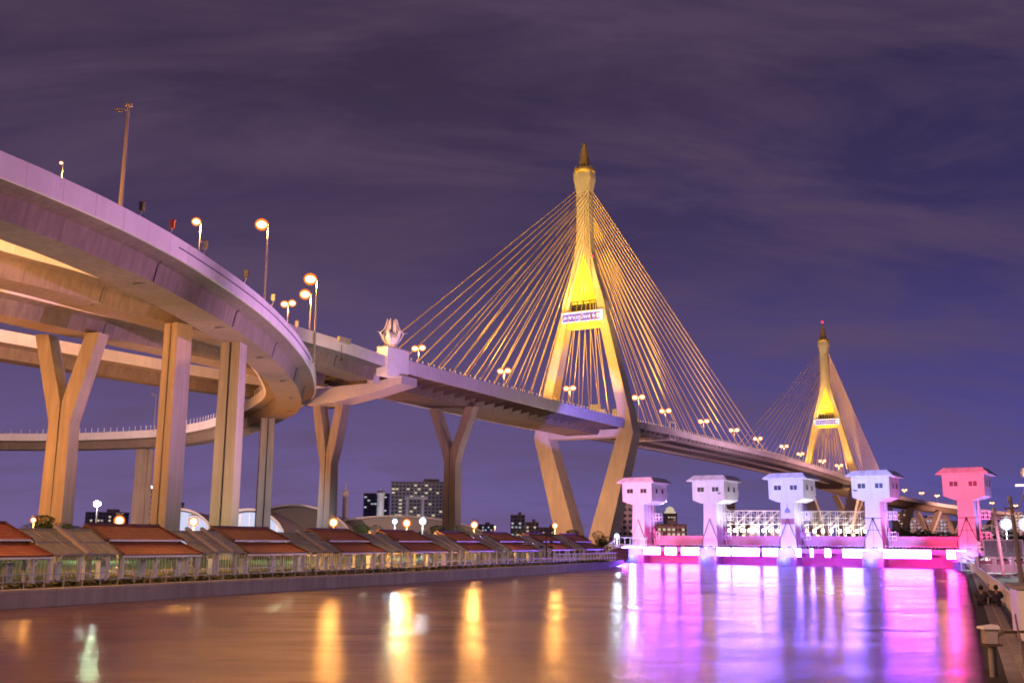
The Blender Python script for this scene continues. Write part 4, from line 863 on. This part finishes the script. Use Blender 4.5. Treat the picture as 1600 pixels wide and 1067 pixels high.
for loc, lb, ty in PK: park_lamp(loc, lb, ('sodium_glow', 'white_glow', 'cool_glow', 'sodium_glow')[ty], (SOD, (.9, .93, 1), (.6, .8, 1), SOD)[ty], (4200, 4200, 2200, 900)[ty], r=(.46, .55, .45, .25)[ty])
# tall white flood mast
t = thing('floodlight_mast', 'tall mast with one brilliant white floodlight right of the left Y pier', 'floodlight', (-91.8, 230, GZ)); a = MB(); a.tube([(-91.8, 230.3, GZ), (-91.8, 230.3, 11.8)], [.2, .12], 6); a.build('pole', 'grey_metal', t); a = MB(); a.box((-91.8, 230.2, 11.8), (1.6, .4, .8)); a.build('lamp_housing', 'grey_metal', t); a = MB(); a.ball((-91.8, 229.8, 11.8), .62, 12, 8); a.build('lamp_bulb', 'white_glow', t); point('floodlight', (-91.8, 228.2, 11.7), 3500, (.88, .9, 1), .6)
for k, (x, y, en) in enumerate(((-60, 150, 5200), (-75, 115, 5200), (-35, 160, 4200), (-66, 95, 4800), (-20, 185, 3000))): point('lawn light', (x, y, 5.5), en, (.75, 1, .6), .4)
# walkway ceiling lights: warm line lights under the eaves
for k in range(9): point('walkway light', wp(3 + k * 14, 12, 3.6), 60, (1, .7, .4), .3)
for k in range(8): spot('path lamp', wp(-12 + k * 17, 5.5, 8.5), wp(-12 + k * 17, 3.0, 0), 700, (1, .50, .20), 130, 1, .3)
# distant white floods on the right
for k, (x, y, zz, en, lb) in enumerate(((71.5, 150, 7.3, 6500, 'brilliant white floodlight behind the utility poles, left of two'), (61.5, 124, 6.8, 6500, 'brilliant white floodlight at the right edge of the view'))):
    park_lamp((x, y, zz), lb, 'white_glow', (.88, .92, 1), en, r=.7, grp='white floodlights on the right bank'); 
    for dx in (-1.1, 1.1): pass
# ================================================================== TREES
def crown(mb, c, rad, n, rnd, leaf=.35):
    blobs = [(Vector((rnd.gauss(0, .45), rnd.gauss(0, .45), rnd.gauss(0, .30))), rnd.uniform(.35, .6)) for _ in range(9)]
    for k in range(n):
        b_, br = rnd.choice(blobs); d = Vector((rnd.gauss(0, 1), rnd.gauss(0, 1), rnd.gauss(0, 1))).normalized() * br * rnd.uniform(.55, 1.0) ** .5; p = b_ + d
        p = Vector((c[0] + p.x * rad[0], c[1] + p.y * rad[1], c[2] + p.z * rad[2])); an = rnd.uniform(0, 6.28); tl = rnd.uniform(-1, 1); r_ = leaf * rnd.uniform(.5, 1.3)
        d1 = Vector((math.cos(an), math.sin(an), tl * .6)) * r_; d2 = Vector((-math.sin(an) * .6, math.cos(an) * .6, rnd.uniform(-.6, .8))) * r_
        mb.face([p - d1, p - d2 * .6, p + d1, p + d2 * .6])
def make_tree(seed, h, rad, n, leaf, material='leaf'):
    rnd = random.Random(seed); t = thing('broadleaf_tree', 'x', 'tree'); a = MB(); a.tube([(0, 0, 0), (.1, .05, h * .3), (0, .1, h * .62)], [h * .035, h * .027, h * .014], 7)
    for k in range(6): an = k * 1.05 + rnd.random(); q = Vector((math.cos(an) * rad[0] * .55, math.sin(an) * rad[1] * .55, h * rnd.uniform(.6, .85))); a.tube([(0.05, .05, h * rnd.uniform(.28, .45)), q * .5 + Vector((0, 0, h * .28)), q], [h * .014, h * .009, h * .004], 5)
    a.build('trunk', 'trunk', t, world=False); a = MB(); crown(a, (0, 0, h * .68), rad, n, rnd, leaf); a.build('crown', material, t, world=False); return t
TP = [make_tree(11, 8, (4.6, 4.6, 3.2), 5200, .22), make_tree(12, 9, (6.0, 6.0, 3.0), 6500, .25), make_tree(13, 6, (3.4, 3.4, 2.6), 4200, .18, 'leaf_olive')]
tu = [0, 0, 0]
def tree(kind, x, y, sc, rz, lb):
    P = TP[kind]
    if not tu[kind]: tu[kind] = 1; o = P; o.location = (x, y, GZ); o.rotation_euler = (0, 0, rz)
    else: o = copy_tree(P, loc=(x, y, GZ), rz=rz)
    sc *= .86; o.scale = (sc, sc, sc * .92); o['label'] = lb; o['group'] = 'trees in the riverside park'
TR = [(1, -78, 176, .95, .3, 'dense dark tree right of the tall left Y pier'), (0, -93, 172, .75, 1.2, 'dark tree left of the tall left Y pier'), (2, -62, 120, .8, 2, 'small olive tree behind the first glass canopy'), (1, -82, 230, .85, 1, 'flat topped green tree below the farthest thin pier'), (2, -60, 175, .85, .7, 'olive bush in front of the white domes, left'), (0, -52, 190, .62, 2.2, 'small tree at the foot of the violet edged pier'), (2, -45, 160, .7, .1, 'small dark tree just right of the violet edged pier'), (1, -28, 190, .82, 2.9, 'spreading dark tree before the grey domes, left of the apartment block'), (0, -22, 175, .70, 1.1, 'round dark tree behind the fourth red roof'), (1, -16, 215, .85, 3.3, 'wide dark tree under the apartment block'), (0, -9, 190, .72, .9, 'dark tree left of the second Y pier'), (2, -1, 185, .9, 1.7, 'olive tree right of the second Y pier'), (0, 3, 220, .8, .2, 'dark tree between the second Y pier and the pylon'), (1, 14, 245, .8, 2.2, 'feathery dark tree across the foot of the pylon leg'), (0, 22, 250, .7, .2, 'dark tree between the two pylon feet'), (2, 31, 262, .95, 1.2, 'dark tree under the lit office block by the left gate tower'), (0, 12, 228, .6, 4.2, 'low dark tree just behind the last red roofs'), (2, -96, 150, .6, 3.1, 'low bush behind the first red roof, far left')]
for a_ in TR: tree(*a_)
# dark wooded mound beyond the gate on the right
mb = MB(); rnd = random.Random(5)
for k in range(26): crown(mb, (170 + rnd.uniform(-34, 52), 420 + rnd.uniform(-10, 20), 3.5 + rnd.uniform(0, 3)), (7, 6, 4.2), 420, rnd, .9)
tag(mb.build('woodland', 'leaf'), 'dark wooded bank beyond the gate on the right', 'woodland', kind='stuff')
mb = MB()
for k in range(60): crown(mb, (rnd.uniform(-420, 160), 470 + rnd.uniform(0, 60), 3), (14, 8, 3.6), 220, rnd, 1.3)
tag(mb.build('far_woodland', 'leaf'), 'far line of dark trees along the horizon behind the park', 'woodland', kind='stuff')
# ================================================================== BACKGROUND BUILDINGS
def building(label, x0, x1, y, h, dep, material, lits, seed, win=(1.9, 1.5), cell=(3.2, 3.2), roofbits=True, glow='lit_window', grp='buildings on the skyline'):
    t = thing('building', label, 'building', ((x0 + x1) / 2, y, .9), 0, grp); cx = (x1 - x0) / 2; a = MB(); a.box((0, dep / 2, h / 2), (x1 - x0, dep, h)); 
    for k in range(1, int(h / cell[1])): a.box((0, -.25, k * cell[1] - .25), (x1 - x0 + .2, .55, .35))
    n = max(2, int((x1 - x0) / (cell[0] * 2)))
    for k in range(n + 1): a.box((-cx + (x1 - x0) * k / n, -.3, h / 2), (.5, .7, h))
    a.build('wall', material, t, world=False); a = MB(); a.box((0, dep / 2, h + .5), (x1 - x0 + .8, dep + .8, 1.0))
    if roofbits: a.box((cx * .3, dep / 2, h + 2.2), (cx * .5, dep * .5, 2.6))
    a.build('roof', 'far_block', t, world=False); rnd = random.Random(seed); me = None; cells = [(i, j) for i in range(int((x1 - x0) / cell[0])) for j in range(1, int(h / cell[1]))]; rnd.shuffle(cells)
    for (i, j) in cells[:lits]:
        x = -cx + (i + .5) * cell[0]; zz = j * cell[1] + cell[1] * .5
        if me is None: a = MB(); a.box((0, -.06, 0), (win[0], .2, win[1])); o = a.build('window', glow, t, world=False); me = o.data
        else: o = bpy.data.objects.new('window', me); COL.objects.link(o); o.parent = t
        o.location = (x, 0, zz)
    return t
building('large dark apartment block with lit windows left of the second Y pier', -104, -52, 900, 52, 22, 'facade_dark', 46, 1, glow='lit_window', win=(2.4, 1.5))
b_ = building('narrower pale blue apartment block left of the dark one', -142, -119, 1000, 46, 18, 'facade_blue', 30, 2, glow='lit_window_cool', win=(2.4, 1.4))
b2 = building('tall low lit tower with red roof lamps behind the white floodlight', -322, -290, 900, 33, 20, 'facade_dark', 26, 3)
for k in range(5): a = MB(); a.ball((-316 + k * 7, 900, 44.5), .9, 8, 6); a.build('warning_light', 'red_glow', b2)
building('low dark apartment wing at far left of the skyline', -368, -338, 900, 24, 20, 'facade_blue', 18, 4)
building('pale office block with many lit windows just left of the pink gate tower', 66, 82, 600, 27, 16, 'facade_pale', 14, 5, cell=(2.6, 2.6), win=(1.4, 1.2)); 
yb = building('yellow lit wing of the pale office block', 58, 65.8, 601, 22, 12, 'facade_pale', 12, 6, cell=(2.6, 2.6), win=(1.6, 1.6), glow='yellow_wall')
building('long low brick hotel behind the left gate towers', 92, 118, 700, 14, 14, 'facade_brick', 20, 7)
tb = building('distant domed hotel tower with a bright crown', 178, 192, 1200, 34, 12, 'facade_dark', 24, 8, roofbits=False); a = MB(); a.lathe([(6.5, 0), (6.5, 2.5), (5, 3), (5, 5), (3.5, 7), (.3, 8.5)], 14, (185, 1206, 35.5)); a.build('dome', 'lit_window', tb)
building('grey block with a white lamp between the Y pier and the pylon', 0, 12, 900, 24, 12, 'facade_blue', 10, 9, glow='lit_window_cool'); building('darker violet block beside the grey one left of the pylon', 13, 24, 905, 18, 12, 'facade_dark', 6, 10)
for k, (x0, x1, y, h, sd) in enumerate(((330, 352, 1000, 22, 20), (360, 372, 1100, 40, 21), (384, 420, 1000, 26, 22), (428, 446, 1150, 36, 23), (452, 486, 1000, 20, 24), (500, 516, 1050, 34, 25), (520, 560, 1300, 30, 26), (204, 216, 1000, 46, 27), (226, 262, 1100, 18, 28), (600, 640, 1200, 34, 29), (268, 300, 1000, 14, 30), (30, 52, 1100, 16, 31), (-40, -20, 1200, 20, 32))):
    building('distant city block with scattered lights, %s counted among the far right blocks' % ORD[k], x0, x1, y, h, 16, ('facade_blue', 'facade_dark')[k % 2], 34 if x0 > 300 else 8, sd, glow=('lit_window_cool', 'lit_window')[k % 2])
# blue edged tower at left
t = thing('office_tower', 'slim tower with sloping top outlined in blue white light between two piers', 'building', (-207, 600, .9)); a = MB(); i0 = [(-210.4, 600, .9), (-204.4, 600, .9), (-204.4, 612, .9), (-210.4, 612, .9)]; i1 = [(-210.4, 600, 34.5), (-204.4, 600, 29.0), (-204.4, 612, 29), (-210.4, 612, 34.5)]; a.hexa(i0, i1); a.build('wall', 'facade_blue', t)
a = MB(); a.bar((-209.6, 599.8, 4), (-209.6, 599.8, 28), .7); a.bar((-204.3, 599.8, 4), (-204.3, 599.8, 28.8), .8); a.bar((-210.4, 599.8, 34.9), (-204.3, 599.8, 29.4), .8); a.build('light_strip', 'led_edge', t)
# domes of the arena
def dome(label, c, rx, ry, h, glow=False):
    t = thing('arena_roof', label, 'arena roof', (c[0], c[1], .9), 0, 'low shell roofs behind the park'); a = MB(); n, m_ = 26, 10
    for i in range(n):
        for j in range(m_):
            def P_(u, v): th = math.pi * u; return (c[0] - rx * math.cos(th), c[1] + ry * v, .9 + h * math.sin(th) * (1 - .18 * v))
            a.face([P_(i / n, j / m_), P_((i + 1) / n, j / m_), P_((i + 1) / n, (j + 1) / m_), P_(i / n, (j + 1) / m_)])
    a.face([(c[0] - rx * math.cos(math.pi * k / n), c[1] + ry, .9 + h * .82 * math.sin(math.pi * k / n)) for k in range(n + 1)]); a.build('shell', 'dome_shell', t, smooth=True)
    if not glow: a = MB(); a.face([(c[0] - rx * .97 * math.cos(math.pi * k / n), c[1] + 3.0, .9 + h * .96 * math.sin(math.pi * k / n)) for k in range(n + 1)]); a.build('end_wall', 'dome_shell', t)
    if glow:
        a = MB(); a.face([(c[0] - rx * .94 * math.cos(math.pi * k / n), c[1] + 2.0, .9 + h * .93 * math.sin(math.pi * k / n)) for k in range(n + 1)]); g_ = a.build('glazed_end', 'dome_glow', t)
        a = MB()
        for k in range(1, 8): x = -rx * .94 + rx * 1.88 * k / 8; hh_ = h * .93 * math.sqrt(max(0, 1 - (x / (rx * .94)) ** 2)); a.bar((c[0] + x, c[1] + 1.8, .9), (c[0] + x, c[1] + 1.8, .9 + hh_), .25)
        a.build('mullion', 'white_metal', g_)
    a = MB(); a.tube([(c[0] - rx * math.cos(math.pi * k / n), c[1] - .1, .9 + h * math.sin(math.pi * k / n)) for k in range(n + 1)], .5, 6); a.build('rim', 'white_paint', t)
dome('glowing white arched hall end between the left piers', (-128, 400, 0), 15, 60, 14.5, True); dome('glowing white arched hall end right of the violet edged pier', (-101, 400, 0), 15, 60, 14.5, True)
dome('broad pale grey shell roof left of the second pier', (-92, 440, 0), 26, 70, 17.5); dome('long low grey shell roof reaching under the apartment block', (-50, 455, 0), 44, 60, 13.5)
spot('dome flood', (-70, 360, 2), (-75, 440, 12), 24000, (1, .75, .65), 100, 1)
for k, (x, y, h, r_, lb) in enumerate(((-79.9, 500, 26.8, 1.5, 'single white chimney standing on the horizon left of centre'), (-53.5 * 2.0, 850, 42, 3.4, 'pale round silo tower before the blue apartment block'))):
    t = thing('chimney', lb, 'chimney', (x, y, .9), 0, 'pale chimneys on the skyline'); a = MB(); a.lathe([(r_, 0), (r_ * .85, h - 3), (r_ * 1.15, h - 2.5), (r_ * 1.1, h - 1), (r_ * .6, h)], 12, (x, y, .9)); a.build('shaft', 'tank_white', t); a = MB(); a.bar((x, y, h + .9), (x, y, h + 4), .4); a.build('mast', 'tank_white', t)
t = thing('gantry_crane', 'white portal frame standing before the dark apartment block', 'gantry crane', (-55, 600, .9)); a = MB()
for x in (-60, -51): a.bar((x, 600, .9), (x, 600, 28), 1.3)
a.bar((-61.5, 600, 28), (-48.5, 600, 28), 1.4, 1.6); a.bar((-56, 600, 28), (-56, 600, 33), .4); a.bar((-60, 600, 12), (-51, 600, 12), .8); a.build('frame', 'tank_white', t)
spot('yard flood', (-60, 560, 4), (-56, 600, 18), 50000, (.95, .95, 1), 80, 1); spot('yard flood', (-100, 800, 4), (-100, 850, 25), 80000, (.9, .9, 1), 80, 1)
t = thing('storage_hall', 'low pale hall glowing at the foot of the portal frame', 'building', (-52, 560, .9)); a = MB(); a.box((-52, 570, 6), (30, 14, 10)); a.box((-52, 562.8, 8), (30.4, .4, .5)); a.box((-52, 562.8, 4), (30.4, .4, .5)); a.build('wall', 'fascia', t); spot('yard flood', (-52, 535, 8), (-52, 563, 5), 30000, (.8, .85, 1), 100, 1)
for k, x in enumerate((120, 132)): 
    t = thing('storage_tank', 'pale cylindrical tank behind the gate, %s of two by the second tower' % ORD[k], 'tank', (x, 520, .9), 0, 'storage tanks'); a = MB(); a.lathe([(4.2, 0), (4.2, 9), (3.8, 9.6), (.3, 10.4)], 16, (x, 520, .9)); a.build('shell', 'tank_white', t)
t = thing('water_tank', 'dark blue vaulted shed behind the first gate bay', 'shed', (88, 430, .9)); a = MB(); a.lathe([(9, 0), (9, 5), (7.5, 7.5), (4, 9), (.2, 9.4)], 18, (88, 430, .9)); a.build('shell', 'tank_blue', t)
park_lamp((112, 480, 10.4), 'white lamp with a cold glow between the first and second gate towers', 'white_glow', (1, 1, .95), 6000, r=.9)
for k, (x, y, zz) in enumerate(((92, 322, 6.6), (72, 322, 6.2), (106, 322, 6.8), (124, 420, 7), (150, 430, 9.3))): park_lamp((x, y, zz), 'small orange lamp beyond the gate, %s from the left' % ORD[k], 'sodium_glow', SOD, 1500, r=.5, grp='small orange lamps beyond the gate')
# ================================================================== RIGHT BANK
rr = thing('handrail', 'white tube handrail running along the right promenade to the gate', 'railing', (20.5, 42.3, 1.3)); a = MB(); pts = [Vector((19.2, 39.2, 1.3)), Vector((20.5, 42.3, 1.3)), Vector((29.6, 63.8, 1.3)), Vector((55.2, 125.2, 1.3)), Vector((68, 156, 1.3))]; ps = smooth_path(pts, 1.5)
pk = MB()
for p in ps: a.bar(p, p + Vector((0, 0, 1.0)), .07)
tag(a.build('posts', 'white_paint', rr), kind='stuff'); a = MB()
for p, q in zip(ps, ps[1:]):
    for zz, w_ in ((1.0, .07), (.25, .05)): a.bar(p + Vector((0, 0, zz)), q + Vector((0, 0, zz)), w_)
a.build('rails', 'white_paint', rr)
for p, q in zip(ps[:30], ps[1:31]):
    for j in range(1, 6): m_ = p.lerp(q, j / 6); pk.bar(m_ + Vector((0, 0, .25)), m_ + Vector((0, 0, 1.0)), .025)
tag(pk.build('balusters', 'white_paint', rr), kind='stuff')
wb = thing('concrete_block', 'pale pink lit concrete block with faint round graffiti at the right edge', 'block', (19, 37.5, 1.3)); a = MB(); q = Vector((17.55, 36.4, 0)); u1 = Vector((.93, -.36, 0)).normalized(); u2 = Vector((.36, .93, 0)).normalized(); c0 = q + u1 * 2.2 + u2 * 1.6; a.box((c0.x, c0.y, 2.18), (4.4, 3.2, 1.76), u1, u2); a.build('wall', 'white_paint', wb)
a = MB(); a.box((c0.x, c0.y, 3.1), (4.7, 3.5, .12), u1, u2); a.build('coping', 'coping', wb)
a = MB(); n = 14
for cx_, r_ in ((.45, .28), (1.0, .3)):
    cc = q + u1 * cx_ - u2 * .012 + Vector((0, 0, 1.95))
    for k in range(n):
        a0, a1 = 2 * math.pi * k / n, 2 * math.pi * (k + 1) / n; a.bar(cc + u1 * r_ * math.cos(a0) + Vector((0, 0, r_ * math.sin(a0))), cc + u1 * r_ * math.cos(a1) + Vector((0, 0, r_ * math.sin(a1))), .045, .01, (u2.x, u2.y, 0))
a.build('graffiti', 'coping', wb)
bn = thing('pipe_bracket', 'rusty low pipe frame beside the concrete block', 'bracket', (16, 35, 1.3)); a = MB(); a.tube([(15.9, 34.6, 1.3), (15.9, 34.6, 1.62), (16.1, 34.6, 1.75), (17.4, 35.0, 1.75), (17.5, 35.0, 1.6), (17.5, 35.0, 1.3)], .05, 6); a.build('pipe', 'trunk', bn)
gb = thing('gauge_box', 'small grey roofed box on a thin post over the quay edge', 'gauge box', (12.15, 26.9, 0)); a = MB(); gx, gy = 12.15, 26.9
a.tube([(gx, gy, -.3), (gx, gy, 2.1)], .06, 8); a.build('post', 'coping', gb); a = MB(); a.tube([(gx + .16, gy + .1, 0), (gx + .16, gy + .1, 2.05)], .025, 6); a.build('conduit', 'dark_metal', gb)
a = MB(); a.box((gx + .01, gy, 2.29), (.30, .26, .36)); a.build('box_body', 'fascia', gb); a = MB(); a.hexa([(gx - .22, gy - .2, 2.47), (gx + .22, gy - .2, 2.47), (gx + .22, gy + .2, 2.47), (gx - .22, gy + .2, 2.47)], [(gx - .2, gy - .2, 2.52), (gx + .17, gy - .2, 2.57), (gx + .17, gy + .2, 2.57), (gx - .2, gy + .2, 2.52)]); a.build('lid', 'white_paint', gb)
a = MB(); a.box((gx + .06, gy, 2.07), (.40, .3, .05)); a.build('bracket', 'trunk', gb)
rd = thing('iron_rod', 'thin leaning metal rod standing in front of the gauge box', 'rod', (11.55, 24.1, 1.2)); a = MB(); a.tube([(11.75, 24.1, -.2), (11.62, 24.1, 2.0), (11.52, 24.1, 3.02)], [.035, .03, .018], 6); a.build('shaft', 'coping', rd)
for k, (x, y, h, lb) in enumerate(((50.8, 108, 7.7, 'leaning grey utility pole nearer the gate, left of three'), (41.4, 85, 7.9, 'leaning grey utility pole in the middle, before the banner'), (30.3, 60, 8.4, 'utility pole at the very right edge'))):
    t = thing('utility_pole', lb, 'utility pole', (x, y, 1.6), 0, 'concrete utility poles on the right bank'); a = MB(); a.tube([(x, y, 1.4), (x - .45 + .1 * k, y, h)], [.2, .15], 8); a.build('pole', 'coping', t); a = MB(); a.bar((x - 1.0, y, h - .5), (x + .3, y, h - .45), .12); a.lathe([(.16, 0), (.2, .15), (.14, .5)], 8, (x - .42, y, h)); a.build('crossarm', 'grey_metal', t)
for k, (p, q) in enumerate((((49.9, 108, 7.3), (40.7, 85, 7.5)), ((40.7, 85, 7.5), (29.9, 60, 8.0)), ((50.3, 108, 7.25), (60, 112, 8.0)))):
    t = thing('overhead_wire', ('slack overhead wire between the two leaning poles', 'slack overhead wire running to the pole at the right edge', 'overhead wire leaving the left leaning pole to the right')[k], 'wire', p, 0, 'slack overhead wires'); a = MB(); p = Vector(p); q = Vector(q); a.tube([p.lerp(q, j / 12) - Vector((0, 0, 1.1 * 4 * (j / 12) * (1 - j / 12))) for j in range(13)], .035, 5); a.build('strand', 'white_metal', t)
# banner frame, wall and scalloped rail
bt = thing('banner', 'dark banner with a pale round emblem in a white lit frame beyond the poles', 'banner', (53, 116, 2.6)); a = MB(); a.box((55.2, 117, 4.0), (4.3, .12, 1.75)); a.build('cloth', 'grey_metal', bt); a = MB()
for x in (53.0, 57.4): a.bar((x, 116.9, 1.6), (x, 116.9, 5.0), .12)
for zz in (4.95, 3.05): a.bar((53.0, 116.9, zz), (57.4, 116.9, zz), .12)
a.build('frame', 'white_paint', bt); a = MB(); n = 16
for k in range(n): a0, a1 = 2 * math.pi * k / n, 2 * math.pi * (k + 1) / n; a.bar((55.0 + .55 * math.cos(a0), 116.9, 4.1 + .6 * math.sin(a0)), (55.0 + .55 * math.cos(a1), 116.9, 4.1 + .6 * math.sin(a1)), .14, .04, (0, 1, 0))
a.ball((55.0, 116.95, 4.1), .28, 10, 6); a.build('emblem', 'fascia', bt)
bw = thing('balustrade', 'low white wall with red panels and a scalloped rail under the banner', 'low wall', (54, 114, 1.3)); a = MB(); a.box((55, 114.5, 1.9), (8.2, .4, .9)); 
for k in range(5): a.box((51 + k * 1.9, 114.4, 2.3), (.3, .5, 1.7))
a.build('wall', 'white_paint', bw); a = MB()
for k in range(4): a = MB(); a.box((51.95 + k * 1.9, 114.3, 2.55), (1.2, .2, .34)); a.build('panel', 'red_gate', bw)
a = MB()
for k in range(6): x = 50 + k * 1.9; a.tube([(x + 1.9 * j / 8, 114.2, 3.15 - .28 * math.sin(math.pi * j / 8)) for j in range(9)], .08, 6)
a.build('scalloped_rail', 'white_paint', bw)
fg = thing('tube_gate', 'white tube gate with a curved top at the end of the promenade', 'gate', (56, 122, 1.3)); a = MB(); x0, x1, yy = 53.8, 57.2, 125
for x in (x0, (x0 + x1) / 2, x1): a.bar((x, yy, 1.3), (x, yy, 3.0), .12)
for zz in (1.4, 2.3): a.bar((x0, yy, zz), (x1, yy, zz), .1)
a.tube([(x0 + (x1 - x0) * j / 10, yy, 3.05 - .5 * math.sin(math.pi * j / 10)) for j in range(11)], .09, 6); a.build('frame', 'white_paint', fg)
sg = thing('water_gauge_sign', 'dark post with three small white round signs near the gate end', 'sign post', (50.2, 112, 1.3)); a = MB(); a.bar((50.2, 112, 1.3), (50.2, 112, 4.6), .1); a.build('post', 'dark_metal', sg)
for k in range(3): a = MB(); a.tube([(50.2, 111.9, 4.6 - k * .42), (50.2, 111.8, 4.6 - k * .42)], .2, 12); a.build('sign_disc', 'white_paint', sg)
park_lamp((54.0, 118.5, 3.5), 'small star white lamp at the left post of the banner', 'cool_glow', (.8, .85, 1), 500, r=.22, grp='small lamps on the right bank')
spot('pink flood', (50, 104, 5), (54, 115, 2), 2400, (1, .35, .7), 120, 1)
spot('promenade fill', (10, 20, 9), (22, 52, 1.3), 3800, (1, .55, .42), 80, 1, .3)  # added unseen fill for the promenade and the seated people
spot('promenade fill', (30, 56, 8), (34, 78, 1.3), 3000, (1, .55, .45), 120, 1, .3)  # second added promenade fill, no fixture
spot('right bank fill', (52, 96, 8), (48, 92, 1.5), 4000, (.75, .9, .95), 150, 1, .4)  # added fill lifting the dark right bank
# ---- people (seated, backs to the camera)
def person(label, loc, rz, shirt, arm_up=False, sc=1.0, kneel=False):
    V = {'pelvis': (0, 0, .16), 'belly': (0, .02, .34), 'chest': (0, .05, .54), 'neck': (0, .06, .72), 'head': (0, .04, .80), 'crown': (0, .04, .93),
         'ls': (-.19, .05, .64), 'le': (-.29, -.06, .42), 'lh': (-.20, -.26, .34), 'rs': (.19, .05, .64), 're': (.29, -.06, .42), 'rh': (.20, -.26, .34),
         'lk': (-.20, -.34, .40), 'la': (-.16, -.52, .07), 'lt': (-.18, -.68, .05), 'rk': (.20, -.34, .40), 'ra': (.16, -.52, .07), 'rt': (.18, -.68, .05), 'lhip': (-.11, -.04, .14), 'rhip': (.11, -.04, .14)}
    if arm_up: V['re'] = (.34, .0, .74); V['rh'] = (.30, -.08, .98)
    RD = {'pelvis': .15, 'belly': .14, 'chest': .155, 'neck': .055, 'head': .085, 'crown': .07, 'ls': .065, 'le': .045, 'lh': .032, 'rs': .065, 're': .045, 'rh': .032, 'lk': .062, 'la': .04, 'lt': .035, 'rk': .062, 'ra': .04, 'rt': .035, 'lhip': .09, 'rhip': .09}
    E = [('pelvis', 'belly'), ('belly', 'chest'), ('chest', 'neck'), ('neck', 'head'), ('head', 'crown'), ('chest', 'ls'), ('ls', 'le'), ('le', 'lh'), ('chest', 'rs'), ('rs', 're'), ('re', 'rh'), ('pelvis', 'lhip'), ('lhip', 'lk'), ('lk', 'la'), ('la', 'lt'), ('pelvis', 'rhip'), ('rhip', 'rk'), ('rk', 'ra'), ('ra', 'rt')]
    names = list(V); 
    # five short fingers per hand
    for sd in ('l', 'r'):
        h0 = Vector(V[sd + 'h']); d = (h0 - Vector(V[sd + 'e'])).normalized(); sx = Vector((1, 0, 0))
        for j in range(5):
            nm = sd + 'f%d' % j; off = (sx * (-.03 + .015 * j)) + d * (.085 if j else .05) + (sx * (.045 if sd == 'l' else -.045) if j == 0 else Vector()); V[nm] = tuple(h0 + off); RD[nm] = .009; names.append(nm); E.append((sd + 'h', nm))
    def skin(nm, keep, material, parent, grow=0.0):
        idx = [n_ for n_ in names if n_ in keep]; me = bpy.data.meshes.new(nm); me.from_pydata([V[n_] for n_ in idx], [(idx.index(p), idx.index(q)) for p, q in E if p in keep and q in keep], [])
        ob = bpy.data.objects.new(nm, me); COL.objects.link(ob); md = ob.modifiers.new('s', 'SKIN'); ob.modifiers.new('u', 'SUBSURF').levels = 1
        for v_, n_ in zip(me.skin_vertices[0].data, idx): v_.radius = (RD[n_] + grow, RD[n_] * (.8 if n_ in ('chest', 'belly', 'pelvis') else 1) + grow)
        me.skin_vertices[0].data[0].use_root = True
        bpy.context.view_layer.update(); m2 = bpy.data.meshes.new_from_object(ob.evaluated_get(bpy.context.evaluated_depsgraph_get())); COL.objects.unlink(ob); bpy.data.objects.remove(ob)
        m2.materials.clear(); m2.materials.append(MATS[material]); m2.polygons.foreach_set('use_smooth', [True] * len(m2.polygons)); o = bpy.data.objects.new(nm, m2); COL.objects.link(o); o.parent = parent; return o
    t = thing('person', label, 'person', loc, rz, 'people sitting on the right bank'); t.scale = (sc, sc, sc)
    skin('body', set(names), 'skin', t)
    skin('shirt', {'pelvis', 'belly', 'chest', 'ls', 'le', 'rs', 're'}, shirt, t, .034); skin('trousers', {'pelvis', 'lhip', 'lk', 'la', 'rhip', 'rk', 'ra'}, 'trousers', t, .016)
    a = MB(); a.ball((0, .055, .885), .112, 12, 8, 1.12); a.build('hair', 'hair', t, world=False)
    a = MB(); a.ball((0, -.025, .865), .088, 12, 8, 1.15); a.bar((0, -.115, .885), (0, -.135, .85), .022); a.bar((-.025, -.11, .825), (.025, -.11, .825), .012)
    for x in (-.03, .03): a.ball((x, -.105, .885), .012, 6, 4)
    for x in (-.092, .092): a.ball((x, .0, .87), .02, 6, 4)
    a.build('face', 'skin', t, world=False); return t
FW = math.atan2(.9, .436) + math.pi / 2   # -Y of the figure looks along the promenade
person('person in dark clothes sitting on the promenade, left of the nearer pair', (25.15, 56.2, 1.312), FW, 'shirt_dark', sc=1.08)
person('person in a dark jacket sitting with one arm raised, right of the nearer pair', (25.8, 55.9, 1.312), FW + .25, 'shirt_dark', True, sc=1.12)
person('person in a blue top sitting on the grass behind the handrail, farther left', (38.0, 76.5, 1.66), FW + .8, 'shirt_blue', sc=1.1)
person('person in a dull red top sitting on the grass, farther right', (40.2, 77.6, 1.75), FW - .8, 'shirt_red', sc=1.15)
